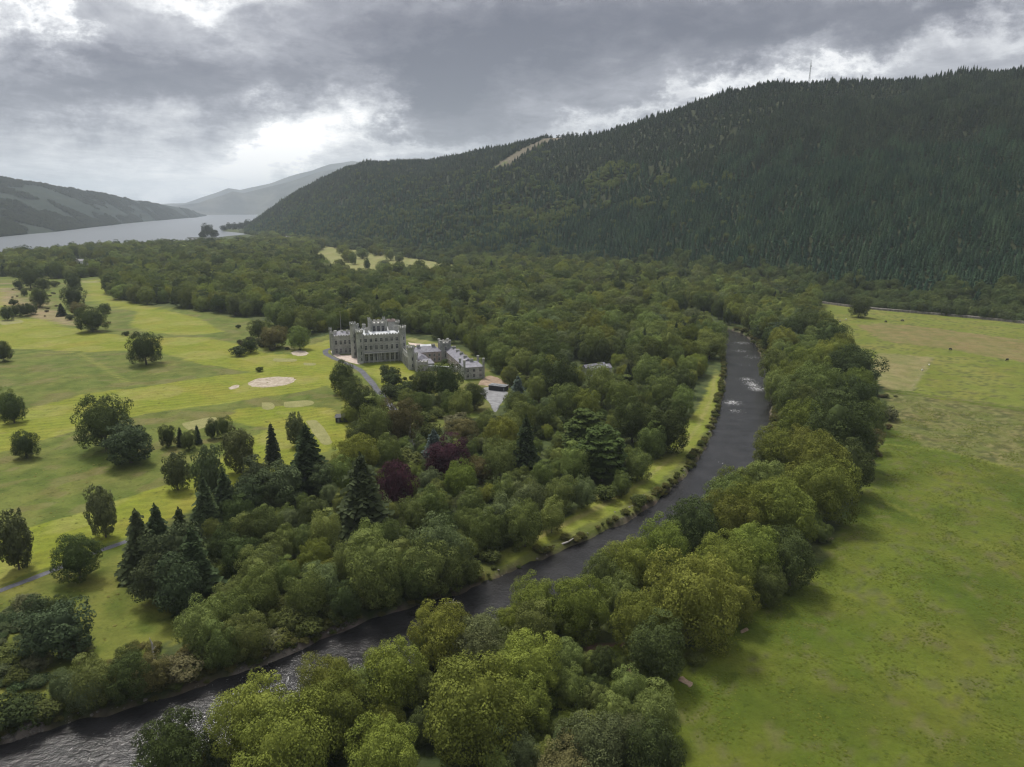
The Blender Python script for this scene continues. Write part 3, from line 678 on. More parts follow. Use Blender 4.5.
def trunk_mesh(name, kind, seed):
    rng = random.Random(seed); mb = MB()
    if kind == 'conifer': mb.tube([(0, 0, -.03), (.003, 0, .4), (0, .002, .95)], [.028, .018, .004], 7)
    elif kind == 'shrub':
        for i in range(4):
            a = i * 1.57 + rng.random(); mb.tube([(0, 0, -.05), (.1 * math.cos(a), .1 * math.sin(a), .3), (.22 * math.cos(a), .22 * math.sin(a), .6)], [.03, .02, .008], 5)
    else:
        mb.tube([(0, 0, -.04), (.006, 0, .04), (.01, .004, .22), (0, .01, .5), (.01, 0, .75)], [.055, .036, .030, .020, .006], 8)
        for i in range(6):
            a = i * 1.05 + rng.random() * .5; z = .2 + .06 * i; r = rng.uniform(.22, .33)
            mb.tube([(0, 0, z), (.5 * r * math.cos(a), .5 * r * math.sin(a), z + .10), (r * math.cos(a), r * math.sin(a), z + .22)], [.018, .012, .004], 5)
    return mb.mesh(name, M['bark'])
FAM = {}
def family(key, fn, seeds, mat, trunk):
    L = []
    for s in seeds:
        V, F_ = fn(s); L.append((mesh_from(key + '_crown', V, F_, [mat]), trunk_mesh(key + '_trunk', trunk, s)))
    FAM[key] = L
family('dome', lambda s: blob_tree(s, 58, 290, .0118, lr=(.085, .165), irregular=.15), (11, 12, 13, 14, 15), M['leaf'], 'leafy')
family('feather', lambda s: blob_tree(s, 90, 270, .0098, rx=.42, rz=.46, cz=.49, lr=(.06, .135), irregular=.11, flat=1.0, fill=.3), (21, 22, 23, 24), M['leaf'], 'leafy')
family('clump', lambda s: blob_tree(s, 60, 270, .012, rx=.36, rz=.40, lr=(.09, .17), irregular=.18), (31, 32, 33, 34), M['leaf'], 'leafy')
family('oval', lambda s: blob_tree(s, 80, 90, .022, rx=.40, rz=.45, cz=.53, lr=(.07, .14), irregular=.12, flat=.9, zmin=-.9, spike=.06), (41, 42, 43), M['leaf'], 'leafy')
family('pine', lambda s: blob_tree(s, 64, 170, .0165, rx=.36, rz=.38, lr=(.09, .17), flat=.5, irregular=.2, zmin=-.8), (51, 52, 53), M['needle'], 'leafy')
family('shrub', lambda s: blob_tree(s, 26, 110, .032, cz=.42, rx=.38, rz=.42, lr=(.14, .22), irregular=.18, zmin=-.2), (61, 62, 63), M['leaf'], 'shrub')
family('cedar', lambda s: cedar_tree(s), (71, 72), M['needle'], 'leafy')
family('fir', lambda s: conifer_tree(s, 26, 12, 10, power=.72, ragged=.34, droop=.5), (81, 82, 83, 84, 85, 86), M['needle'], 'conifer')
family('spruce', lambda s: conifer_tree(s, 15, 8, 5, power=.95, ragged=.25), (91, 92, 93, 94), M['needle'], 'conifer')
family('spire', lambda s: conifer_tree(s, 24, 9, 6, power=.6, droop=.2, ragged=.12), (95, 96), M['needle'], 'conifer')

#        name, category, family, height/width, tint, description
SP = {
 'o': ('beech_tree', 'tree', 'feather', 1.05, (.135, .160, .034), 'olive-green domed tree'),
 'O': ('beech_tree', 'tree', 'feather', 1.1, (.148, .188, .040), 'bright yellow-olive domed tree'),
 'g': ('broadleaf_tree', 'tree', 'dome', 1.22, (.120, .152, .046), 'mid-green rounded tree'),
 'G': ('broadleaf_tree', 'tree', 'clump', 1.28, (.150, .186, .056), 'fresh green clumped tree'),
 'd': ('broadleaf_tree', 'tree', 'dome', 1.15, (.058, .080, .027), 'dark green rounded tree'),
 'y': ('willow_tree', 'tree', 'clump', 1.15, (.118, .145, .066), 'dull grey-green tree'),
 'n': ('broadleaf_tree', 'tree', 'dome', .9, (.110, .100, .042), 'brownish-green spreading tree'),
 'l': ('poplar_tree', 'tree', 'oval', 1.9, (.098, .122, .054), 'tall narrow grey-green poplar'),
 'c': ('fir_tree', 'conifer', 'fir', 1.35, (.054, .076, .036), 'dark pointed conifer'),
 'i': ('cypress_tree', 'conifer', 'spire', 2.6, (.040, .056, .030), 'slim dark spire-shaped conifer'),
 'p': ('pine_tree', 'conifer', 'pine', 1.1, (.060, .082, .040), 'dark ragged pine'),
 'k': ('cedar_tree', 'conifer', 'cedar', .95, (.060, .086, .024), 'flat-layered spreading cedar'),
 'm': ('copper_beech', 'tree', 'dome', 1.0, (.062, .024, .036), 'dark purple copper beech'),
 'b': ('blue_cedar', 'conifer', 'fir', 1.3, (.090, .125, .110), 'pale blue-green cedar'),
 's': ('shrub', 'shrub', 'shrub', .75, (.080, .100, .032), 'low green bush'),
 'S': ('shrub', 'shrub', 'shrub', .7, (.115, .115, .062), 'low dull grey-brown bush'),
 'D': ('shrub', 'shrub', 'shrub', .8, (.050, .066, .026), 'low dark green bush'),
}
# species  crown-centre-x  crown-centre-y  crown-width  [height/width]
TREES = """
O 253 718 74|O 288 752 90|d 168 733 62|G 184 760 34|c 214 750 22 2|D 79 762 34|D 112 757 24|D 259 690 30|o 285 702 32|o 316 667 58|o 332 716 76|O 392 674 62 1.1|g 357 688 42|O 384 756 66
o 441 634 62|g 415 626 36|y 481 633 46|O 472 605 26 .7|O 470 702 98 1.05|g 421 686 34|G 497 762 30|O 499 615 32|y 476 650 44|o 530 598 50|O 577 606 60 1.05|g 532 627 44|O 529 662 60 1.1|o 526 700 50
g 619 597 42|o 641 622 58|d 656 652 54|g 571 658 30|g 589 664 22|G 574 684 34|g 599 697 28|G 629 688 38|g 617 712 36|g 656 712 46 1.2|y 632 735 44|d 655 750 56|y 594 742 62|y 562 747 32|n 567 764 58|y 523 748 36|G 545 752 26
o 690 598 86 1.05|o 724 566 60|o 731 600 46|O 664 547 52|d 649 527 26|O 614 547 34|O 627 564 48|g 584 562 38|d 694 523 50|o 731 518 50|g 708 493 42|o 737 486 42|o 756 510 56|O 751 552 56|d 792 556 50|O 786 512 58|o 822 490 62|g 768 584 34
o 820 464 60|d 850 466 46|g 766 484 46|o 783 500 50|o 775 448 42|d 843 428 64|o 806 424 48|o 806 447 40|d 855 398 42|g 818 386 42|O 858 385 30|d 852 364 48 .8|o 812 364 34|o 790 378 34|d 833 338 32|b 831 340 10|g 815 343 22|o 783 341 27|g 776 363 28
g 775 385 26|g 789 396 32|O 797 357 25|g 765 323 24|o 790 325 22|d 811 318 20|g 751 315 20|g 803 309 18|S 889 412 18|g 872 414 26|n 868 440 26|d 754 436 18|s 757 465 20|g 741 470 20|s 696 660 16|g 805 400 30|d 830 405 34
c 182 540 40 1.9|p 55 628 62 1|p 40 612 30|S 26 602 24|S 38 660 24|S 77 646 24|d 60 610 26|y 62 684 30|g 92 696 42|y 76 712 38|d 127 659 26|d 128 694 42|n 152 687 40|S 166 668 32|S 181 668 34|D 10 716 40|s 8 655 28|D 30 700 20|s 16 676 22|s 112 720 26|s 48 718 26
G 201 624 48|g 231 612 40|g 222 643 38|g 250 640 40|s 205 655 30|G 256 592 42|S 270 640 26|s 290 620 30|s 190 685 24|s 312 628 24
d 12 408 24|d 24 442 24|g 4 402 22|d 2 350 18|d 103 421 48|p 128 440 50 .85|d 167 435 15 1.5|i 180 435 9 2.2|d 188 438 15 1.3|i 197 432 8 2.4|d 211 427 13 1.5|d 223 425 14 1.5
l 176 471 23 1.6|l 208 474 28 2.1|l 239 451 28 1.6|l 14 542 32 1.8|l 102 512 27 1.9|d 77 556 42|c 139 540 42 1.7|c 158 534 40 1.7|p 173 554 54 1.4|c 194 560 50 1.6|p 155 575 46 1.2|p 180 583 50 1.3|c 205 500 30 1.9
c 224 488 30 1.5|p 245 492 36|d 223 545 36|d 243 556 38|i 272 444 16 2.6|l 296 431 19 1.7|c 307 455 44 1.5|p 283 480 44 1.1|p 256 476 34 1.2|d 258 528 36|g 258 566 40|p 324 478 32|d 236 510 30
d 358 436 27|o 356 455 42|G 376 424 36 1.4|n 400 420 36 1.3|g 387 452 30|c 362 496 58 1.5|m 397 484 36 1.4|m 447 457 44|b 434 443 24|y 429 477 22|s 408 458 28|g 343 476 30
d 314 511 28|y 290 516 22|g 266 520 30|g 243 530 32|G 288 538 26|g 278 550 30|y 263 562 32|G 324 531 34|g 303 540 26|O 316 556 30|G 366 543 36|g 387 538 26|g 376 570 58|G 346 563 34|y 322 580 38|G 259 586 36|G 306 594 40|g 283 574 28|g 233 596 30|d 345 600 34|g 398 595 34
g 413 516 28|G 431 505 32|O 460 478 34|g 470 505 28|y 442 548 58|g 438 572 50|g 463 568 42|g 418 578 38|g 471 523 28|d 449 526 26|s 480 580 26|g 400 560 36
d 667 427 42|g 638 464 26|g 622 484 20|k 602 453 58|d 633 420 38|k 586 432 50|c 526 446 34 1.9|g 523 414 28|g 542 476 24|g 560 494 30|y 582 492 26 1.3|y 529 497 38|g 505 491 30|y 501 516 42|g 489 530 36|g 525 523 38|G 552 515 28|g 461 480 26|n 480 466 28|g 500 458 36|o 502 432 32
n 463 429 28|d 474 395 24|G 461 403 24|g 484 423 22|s 606 492 22|d 560 377 38|G 539 387 22|b 518 386 18|g 602 383 34|g 566 403 30|o 583 406 30|d 544 416 22|g 620 395 30|g 662 392 28|g 682 400 24|d 680 381 24|c 628 377 14 2|g 649 371 28|G 457 550 24|s 492 555 18|g 474 503 24|s 640 500 16|g 652 440 28|G 575 465 30
d 342 377 27|d 350 387 20|d 359 401 28|D 389 372 17|D 393 379 18|D 391 391 18|s 402 393 16|D 410 388 20|d 424 383 26|g 408 400 18|d 446 380 34|y 443 398 12 1.8|y 430 399 14|g 421 402 20|S 455 420 22|o 350 413 16|s 420 418 20|s 438 412 14|G 376 404 18|s 431 432 22|g 451 402 20|D 500 420 20|g 510 425 24|g 516 404 22
d 29 277 18|d 73 281 14|d 17 284 7|d 24 292 6|d 43 284 11|s 54 283 9|d 39 297 16|d 73 296 18|D 13 302 8|d 6 312 12|d 15 310 9|d 24 309 11|d 31 308 10|i 61 309 9 1.4|n 77 308 14|d 91 318 29 .85|d 105 308 9|D 70 317 7|D 126 333 6|d 144 346 30 1.1|D 239 349 14|d 250 344 13|d 258 329 17|n 274 336 24|g 299 336 20|D 238 326 5|s 259 368 7|D 264 341 12
d 860 306 18|D 913 309 7|G 508 345 22|G 440 320 20|G 425 312 22|O 460 318 20|o 476 326 22|g 500 356 24|g 520 362 26|g 538 366 22|g 490 345 22
"""
LM = [('the castle tower', 380, 335), ('the grey-roofed barn', 596, 367), ('the larger purple beech', 447, 457), ('the pointed purple beech', 397, 484), ('the tall grey conifer in the middle wood', 362, 496),
      ('the driftwood log', 565, 540), ('the bare soil patch in the meadow', 685, 684), ('the lone round tree on the fairway', 144, 346), ('the largest sand bunker', 271, 381), ('the black hut', 340, 418),
      ('the layered cedar by the mown bank', 602, 453), ('the dark blue-green conifer', 526, 446), ('the middle white rapid', 752, 384), ('the reddish earth clearing', 607, 660), ('the path at the photo edge', 2, 592),
      ('the lower left photo corner', 0, 767), ('the bottom edge midpoint of the photo', 512, 767), ('the bleached stump on the bank', 155, 656), ('the gravel yard', 490, 395), ('the stone wall end', 820, 302),
      ('the pebble shore', 340, 632), ('the uppermost visible river bend', 728, 335), ('the pale monument', 411, 434), ('the two fairway poplars', 190, 470), ('the pair of dark trees mid-golf-course', 116, 430), ('the meadow corner of the riverside trees', 820, 565),
      ('the black cabin', 498, 385), ('the dark conifer clump by the path', 165, 555), ('the square mown green', 320, 433), ('the river narrows at the left photo edge', 60, 735), ('the great riverside tree beside the meadow', 690, 598), ('the white lakeside house', 85, 262)]
SPECIAL = {(144, 346): 'lone dark round tree standing on the open fairway', (667, 427): 'big dark round tree at the inner corner of the mown bank', (362, 496): 'tall grey-green drooping conifer before the pointed purple beech',
           (397, 484): 'pointed dark purple beech beside the tall drooping conifer', (447, 457): 'wide domed purple copper beech, the larger of the two purple trees', (434, 443): 'pale blue-green cedar just behind the wide purple beech',
           (602, 453): 'largest flat-layered cedar, nearest the mown river bank', (586, 432): 'flat-layered cedar just behind the largest layered cedar', (526, 446): 'tall dark blue-green conifer rising from the middle of the wood',
           (860, 306): 'solitary dark tree in the far meadow by the stone wall', (852, 364): 'dark flat-topped tree leaning out over the far meadow', (831, 340): 'tiny pale blue conifer against a dark crown at the meadow edge',
           (690, 598): 'massive olive beech overhanging the near meadow corner', (470, 702): 'biggest yellow-olive tree in the foreground belt beside the river', (14, 542): 'tall grey-green poplar alone at the photo edge above the path',
           (102, 512): 'slender poplar standing alone beside the path', (55, 628): 'broad dark pine alone on the lower lawn', (518, 386): 'small pale blue conifer beside the gravel yard', (77, 556): 'dark round tree on the near side of the path',
           (91, 318): 'widest dark clump of trees in the middle of the golf course', (342, 377): 'large dark tree beside the castle drive, nearest the castle', (913, 309): 'small dark bush against the far stone wall',
           (889, 412): 'low brown bush outside the riverside trees in the meadow', (272, 444): 'slim dark spire-shaped conifer in front of the square mown green', (307, 455): 'big dark conifer just below the square mown green'}
rng = random.Random(5); nprng = np.random.RandomState(5)
GRP = {'o': 'olive beeches along the river', 'O': 'olive beeches along the river', 'l': 'narrow poplars by the golf course'}
hand = []
for rec in TREES.replace('\n', '|').split('|'):
    t = rec.split()
    if len(t) < 4: continue
    s, cx, cy, w = t[0], float(t[1]), float(t[2]), float(t[3]); asp = float(t[4]) if len(t) > 4 else SP[s][3]
    w *= 1.06
    zc = 8.0
    for _ in range(6):
        g = G(cx, cy, zc); dep = g[1] * math.cos(PITCH) - (zc - H) * math.sin(PITCH); wm = w * dep / F; hm_ = wm * asp; zc = .52 * hm_
    hand.append(dict(s=s, px=cx, py=cy, w=wm, h=hm_, x=g[0], y=g[1], wpx=w))
# keep every trunk on dry land
hx = np.array([t['x'] for t in hand]); hy = np.array([t['y'] for t in hand])
for t in hand:
    rd = polydist(np.array([t['x']]), np.array([t['y']]), river_c)[0]
    if rd < HW + 1.5:
        i = int(np.argmin(np.hypot(rc[:, 0] - t['x'], rc[:, 1] - t['y']))); dv = np.array([t['x'], t['y']]) - rc[i]; L = np.linalg.norm(dv)
        side = 1.0 if (dv @ nn[i]) > 0 else -1.0
        q = rc[i] + nn[i] * side * (HW + 2.0); t['x'], t['y'] = q
# labels
def nearest_lm(t):
    own = [l for l in LM if abs(l[1] - t['px']) + abs(l[2] - t['py']) > 6]
    return min(own, key=lambda l: math.hypot(l[1] - t['px'], (l[2] - t['py']) * 1.3))
ORD = ['nearest', 'second nearest', 'third nearest', 'fourth nearest', 'fifth nearest', 'sixth nearest', 'seventh nearest', 'eighth nearest', 'ninth nearest', 'tenth nearest', 'eleventh nearest', 'twelfth nearest']
buck = {}
for t in hand:
    t['lm'] = nearest_lm(t); size = 'big ' if t['wpx'] > 52 else ('small ' if t['wpx'] < 20 else '')
    t['desc'] = size + SP[t['s']][5]; dl = lambda a: math.hypot(a['px'] - a['lm'][1], a['py'] - a['lm'][2])
    buck.setdefault((t['desc'], t['lm'][0]), []).append(t)
for (d_, l_), L in buck.items():
    L.sort(key=dl)
    for i, t in enumerate(L): t['label'] = f"{d_} {'' if len(L) > 1 or l_ else ''}{ORD[min(i, 11)]} to {l_}".replace('  ', ' ')
for t in hand:
    k = (int(t['px']), int(t['py']))
    if k in SPECIAL: t['label'] = SPECIAL[k]
def jit(c, r, a=.12):
    k = 1 + r.uniform(-a, a) * 1.5; q = min(a * .5, .06); return [max(.004, c[0] * k * (1 + r.uniform(-q, q) * 1.4)), max(.004, c[1] * k), max(.003, c[2] * k * (1 + r.uniform(-q, q)))]
def make_tree(s, x, y, z, w, h, label, group, r):
    name, cat, fam, _, tint, _ = SP[s]
    root = empty(name, (x, y, z), r.uniform(0, 6.28)); tag(root, label, cat, group)
    cm, tm = r.choice(FAM[fam]); tn = jit(tint, r)
    c = link('crown', cm, root); c.scale = (w, w, h); c['tint'] = tn
    b = link('trunk', tm, root); b.scale = (w * .8, w * .8, h)
    return root
GN_NAMES = {'beech_tree': 'olive beeches along the river', 'broadleaf_tree': 'broadleaf trees of the estate', 'willow_tree': 'grey-green trees by the river', 'poplar_tree': 'narrow poplars by the golf course', 'fir_tree': 'dark conifers of the estate',
            'cypress_tree': 'spire-shaped conifers', 'pine_tree': 'dark pines of the estate', 'cedar_tree': 'layered cedars', 'copper_beech': 'purple beeches', 'blue_cedar': 'pale blue cedars', 'shrub': 'bushes of the estate'}
zz = gz(np.array([t['x'] for t in hand]), np.array([t['y'] for t in hand]))
for t, z in zip(hand, zz):
    make_tree(t['s'], t['x'], t['y'], float(z) - .15, t['w'], t['h'], t['label'], GN_NAMES[SP[t['s']][0]], rng)

# ------------------------------------------------------------------ the woods between the drawn trees
WOODS = [
 [(-900, 300), (-400, 285), (0, 277), (60, 279), (104, 276), (108, 292), (122, 301), (146, 305), (175, 304), (180, 308), (240, 317), (273, 316), (276, 326), (292, 337), (330, 333), (345, 328), (400, 334), (425, 341), (447, 343), (470, 351), (487, 367), (506, 381),
  (516, 392), (520, 415), (500, 428), (470, 440), (440, 446), (408, 446), (395, 440), (372, 446), (345, 460), (325, 478), (290, 480), (255, 478), (232, 500), (205, 520), (212, 560), (222, 600), (190, 625), (215, 660), (240, 668), (300, 645), (345, 625), (400, 606), (452, 588), (500, 560),
  (500, 546), (548, 518), (590, 494), (622, 473), (652, 447), (676, 419), (695, 392), (704, 376), (712, 358), (716, 345), (700, 326), (660, 308), (600, 299), (640, 297), (700, 312), (728, 326), (742, 328), (762, 345), (773, 370), (775, 400), (764, 440), (740, 478), (700, 520), (640, 556), (560, 590), (500, 618), (440, 652), (380, 685), (330, 715), (280, 760), (250, 860),
  (700, 860), (690, 767), (676, 735), (655, 695), (655, 675), (690, 648), (742, 606), (780, 578), (815, 555), (840, 515), (858, 480), (872, 430), (878, 400), (852, 372), (832, 345), (812, 312), (816, 300), (760, 288), (700, 279), (600, 270), (520, 266), (450, 262), (400, 255), (350, 248), (300, 242), (262, 236), (262, 240), (240, 245), (228, 246), (205, 246), (150, 248), (100, 250.5), (60, 254), (0, 259), (-300, 263), (-900, 269)],
 [(-200, 800), (0, 735), (60, 716), (130, 700), (190, 682), (240, 668), (215, 650), (170, 655), (120, 685), (60, 706), (0, 722), (-200, 780)],
]
NOT = [[(318, 252), (330, 241), (338, 240), (346, 247), (372, 252), (400, 255), (480, 265), (472, 277), (402, 279), (380, 279), (357, 280), (328, 274), (310, 260)],
       [(440, 352), (430, 347), (405, 341), (408, 333), (440, 338), (450, 346)], [(576, 364), (612, 364), (618, 384), (604, 388), (580, 384)], [(584, 650), (630, 650), (632, 676), (590, 674)], [(545, 690), (590, 700), (575, 735), (545, 725)], [(74, 258), (96, 258), (96, 275), (74, 275)]]
hx = np.array([t['x'] for t in hand]); hy = np.array([t['y'] for t in hand]); hr = np.array([t['w'] for t in hand]) * .5
fill = []
for (y0, y1, cell, wmn, wmx) in ((100, 420, 7.6, 7.5, 11), (420, 760, 12.5, 12, 20), (760, 1300, 14.5, 14, 22), (1300, 3400, 19, 17, 28)):
    xs = np.arange(-1500 if y0 > 1000 else -900, 420, cell); ys = np.arange(y0, y1, cell)
    gxx, gyy = np.meshgrid(xs, ys); gxx = gxx + nprng.uniform(-.42, .42, gxx.shape) * cell; gyy = gyy + nprng.uniform(-.42, .42, gyy.shape) * cell
    px, py, dep = proj(gxx, gyy, 0 * gxx); ok = (px > -260) & (px < 900)
    ins = np.zeros(px.shape, bool)
    for w in WOODS: ins |= inpoly(px, py, w)
    for w in NOT: ins &= ~inpoly(px, py, w) | ((nprng.uniform(size=px.shape) < .05) & (py < 280))
    ok &= ins
    gxx, gyy, px, py = gxx[ok], gyy[ok], px[ok], py[ok]
    rd = polydist(gxx, gyy, river_c); k = rd > HW + 4.5; gxx, gyy, px, py = gxx[k], gyy[k], px[k], py[k]
    big = fs(gxx, gyy, 120, 77, 3); r = nprng.uniform(size=len(gxx))
    width = wmn * .85 + (wmx * 1.08 - wmn * .85) * nprng.uniform(size=len(gxx)) ** 1.3
    if y0 < 760:
        dmin = np.full(len(gxx), 1e9)
        for a_, b_, c_ in zip(hx, hy, hr): dmin = np.minimum(dmin, np.hypot(gxx - a_, gyy - b_) / c_)
        k = (dmin > .98) | ((py < 372) & (dmin > .8)); gxx, gyy, px, py, big, r, width, dmin = [q[k] for q in (gxx, gyy, px, py, big, r, width, dmin)]
        width = np.where((py > 372) & (px < 900), width * .62, width)      # understorey between the big named crowns
    far = y0 > 1000
    for i in range(len(gxx)):
        s = 'g'; u = r[i]; b = big[i]
        if u < .14 + .12 * (b < -.1): s = 'd'
        elif u < .28: s = 'y'
        elif u < .44 + .2 * (b > .15): s = 'o' if u < .50 else 'G'
        elif u > .955 and py[i] < 400: s = 'c'
        elif u > .92 and py[i] < 400: s = 'p'
        asp = SP[s][3] * (nprng.uniform(.85, 1.5) if py[i] < 372 else nprng.uniform(.85, 1.1)); w_ = width[i] * (.62 if s == 'c' else 1)
        fill.append((s, gxx[i], gyy[i], w_, min(w_ * asp if s != 'c' else w_ * 2.1, (16 if py[i] < 262 else 17) + 13 * nprng.uniform() ** 1.5), px[i], py[i]))
fill.sort(key=lambda t: t[2])
print('fill', len(fill), 'hand', len(hand))
FZ = gz(np.array([t[1] for t in fill]), np.array([t[2] for t in fill]))
nb = sum(1 for t in hand if SP[t['s']][0] in ('broadleaf_tree',))
SHARED = {'g': 'mid-green rounded tree filling gaps inside the estate woods', 'G': 'fresh green tree filling gaps inside the estate woods', 'd': 'dark green tree filling gaps inside the estate woods', 'y': 'dull grey-green tree filling gaps inside the estate woods', 'o': 'olive-green tree filling gaps inside the estate woods'}
cand = [i for i, t in enumerate(fill) if 0 < t[5] < 1024 and t[6] < 762 and t[0] in SHARED]
single = set(cand[:max(0, 292 - nb)])
stuffpts = {}
for i, t in enumerate(fill):
    s, x, y, w, h = t[:5]
    if i in single: make_tree(s, x, y, float(FZ[i]) - .15, w, h, SHARED[s], {'g': 'mid-green infill trees', 'G': 'fresh green infill trees', 'd': 'dark infill trees', 'y': 'grey-green infill trees', 'o': 'olive infill trees'}[s], rng)
    else: stuffpts.setdefault('woodland', []).append((x, y, float(FZ[i]) - .15, w, h, SP[s][2], jit(SP[s][4], rng, .22)))

# the plantation on the hill
def lerp(a, b, f): return [p * (1 - f) + q * f for p, q in zip(a, b)]
con = []
for (ya, yb, cell) in ((500, 1500, 6.9), (1500, 3700, 10.0)):
    xs = np.arange(-1400, 1700 if ya < 1000 else 1500, cell); ys = np.arange(ya, yb, cell)
    gxx, gyy = np.meshgrid(xs, ys); gxx = (gxx + nprng.uniform(-.4, .4, gxx.shape) * cell).ravel(); gyy = (gyy + nprng.uniform(-.4, .4, gyy.shape) * cell).ravel()
    A_ = gxx / gyy; yf = np.interp(A_, HFa[:, 0], HFa[:, 1]); yr = np.interp(A_, HCa[:, 0], HCa[:, 1]); S_ = (gyy - yf) / (yr - yf)
    k = (A_ > HCa[0, 0] + .01) & (A_ < 1.0) & (S_ > -.02) & (S_ < 1.06); A_, S_ = A_[k], S_[k]
    x, y, z = hill_xyz(A_, S_, HFa, HCa, 24.0, 41, .8, .5)
    px, py, dep = proj(x, y, z)
    k = ~inpoly(px, py, CLEAR) & (px < 1250); con.append(np.stack([x, y, z, px, py, dep, S_], 1)[k])
con = np.concatenate(con); con = con[np.argsort(con[:, 5])]
n1_, n2_, n3_ = fs(con[:, 0], con[:, 1], 260, 91, 3), fs(con[:, 0], con[:, 1], 70, 92, 3), nprng.uniform(size=len(con))
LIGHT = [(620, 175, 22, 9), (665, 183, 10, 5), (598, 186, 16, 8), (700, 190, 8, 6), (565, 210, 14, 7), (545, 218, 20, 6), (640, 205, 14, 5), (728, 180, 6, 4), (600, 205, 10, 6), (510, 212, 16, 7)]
singles = 0
hmul = np.clip(1 + .28 * fs(con[:, 0], con[:, 1], 140, 97, 2), .7, 1.35)
for i in range(len(con)):
    x, y, z, px, py, dep, S_ = con[i]
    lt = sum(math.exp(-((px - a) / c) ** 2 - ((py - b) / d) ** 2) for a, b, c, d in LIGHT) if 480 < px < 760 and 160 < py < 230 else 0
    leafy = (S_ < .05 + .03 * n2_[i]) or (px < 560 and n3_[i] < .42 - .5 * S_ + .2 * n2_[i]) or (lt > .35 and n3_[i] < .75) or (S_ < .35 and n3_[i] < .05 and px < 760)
    upper = S_ > .50 + .10 * n1_[i] + .05 * n2_[i]
    if leafy:
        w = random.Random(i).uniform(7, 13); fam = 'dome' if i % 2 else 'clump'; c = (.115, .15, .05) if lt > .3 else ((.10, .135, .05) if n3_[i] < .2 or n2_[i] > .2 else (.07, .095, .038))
        h = w * 1.05
    elif upper:
        w = 6.4 + 2.6 * n3_[i]; h = 11 + 6 * n3_[i]; fam = 'spruce'; c = lerp((.044, .072, .044), (.072, .104, .060), min(1, max(0, .5 + n2_[i])))
    else:
        w = 5.8 + 2.8 * n3_[i]; h = 11.5 + 6 * n3_[i] + 3 * n2_[i]; fam = 'spruce'; c = lerp((.032, .074, .046), (.066, .116, .066), min(1, max(0, .45 + n2_[i] * .8)))
    h *= hmul[i]
    if dep > 1500: w *= 1.25
    if S_ > .93: h *= .55 + .5 * ((i * 7919) % 97) / 97
    if leafy is False or not leafy:
        if singles < 280 and fam == 'spruce' and 0 < px < 1024:
            singles += 1
            root = empty('spruce_tree', (x, y, z - .3), rng.uniform(0, 6.28)); tag(root, 'tall dark spruce in the dense plantation above the far stone wall', 'conifer', 'nearest spruces of the hill plantation')
            cm, tm = rng.choice(FAM['spruce']); c_ = link('crown', cm, root); c_.scale = (w, w, h); c_['tint'] = jit(c, rng, .15); b_ = link('trunk', tm, root); b_.scale = (w, w, h); continue
    stuffpts.setdefault('plantation', []).append((x, y, z - .3, w, h, fam, jit(c, rng, .1)))
# lone pines on the skyline gap, and the trees of the lochside hill foot
for px, py, yd in [(540, 137, 2280), (543, 136, 2280), (547, 135, 2270), (551, 136, 2270), (558, 136, 2240), (563, 135, 2240), (568, 134, 2230), (572, 134, 2230), (577, 134, 2200), (584, 133, 2180), (590, 132, 2160)]:
    t, z = aY(px, py + 4, yd); stuffpts['plantation'].append((t * yd, yd, z - 14, 14, 32, 'pine', [.03, .04, .02]))

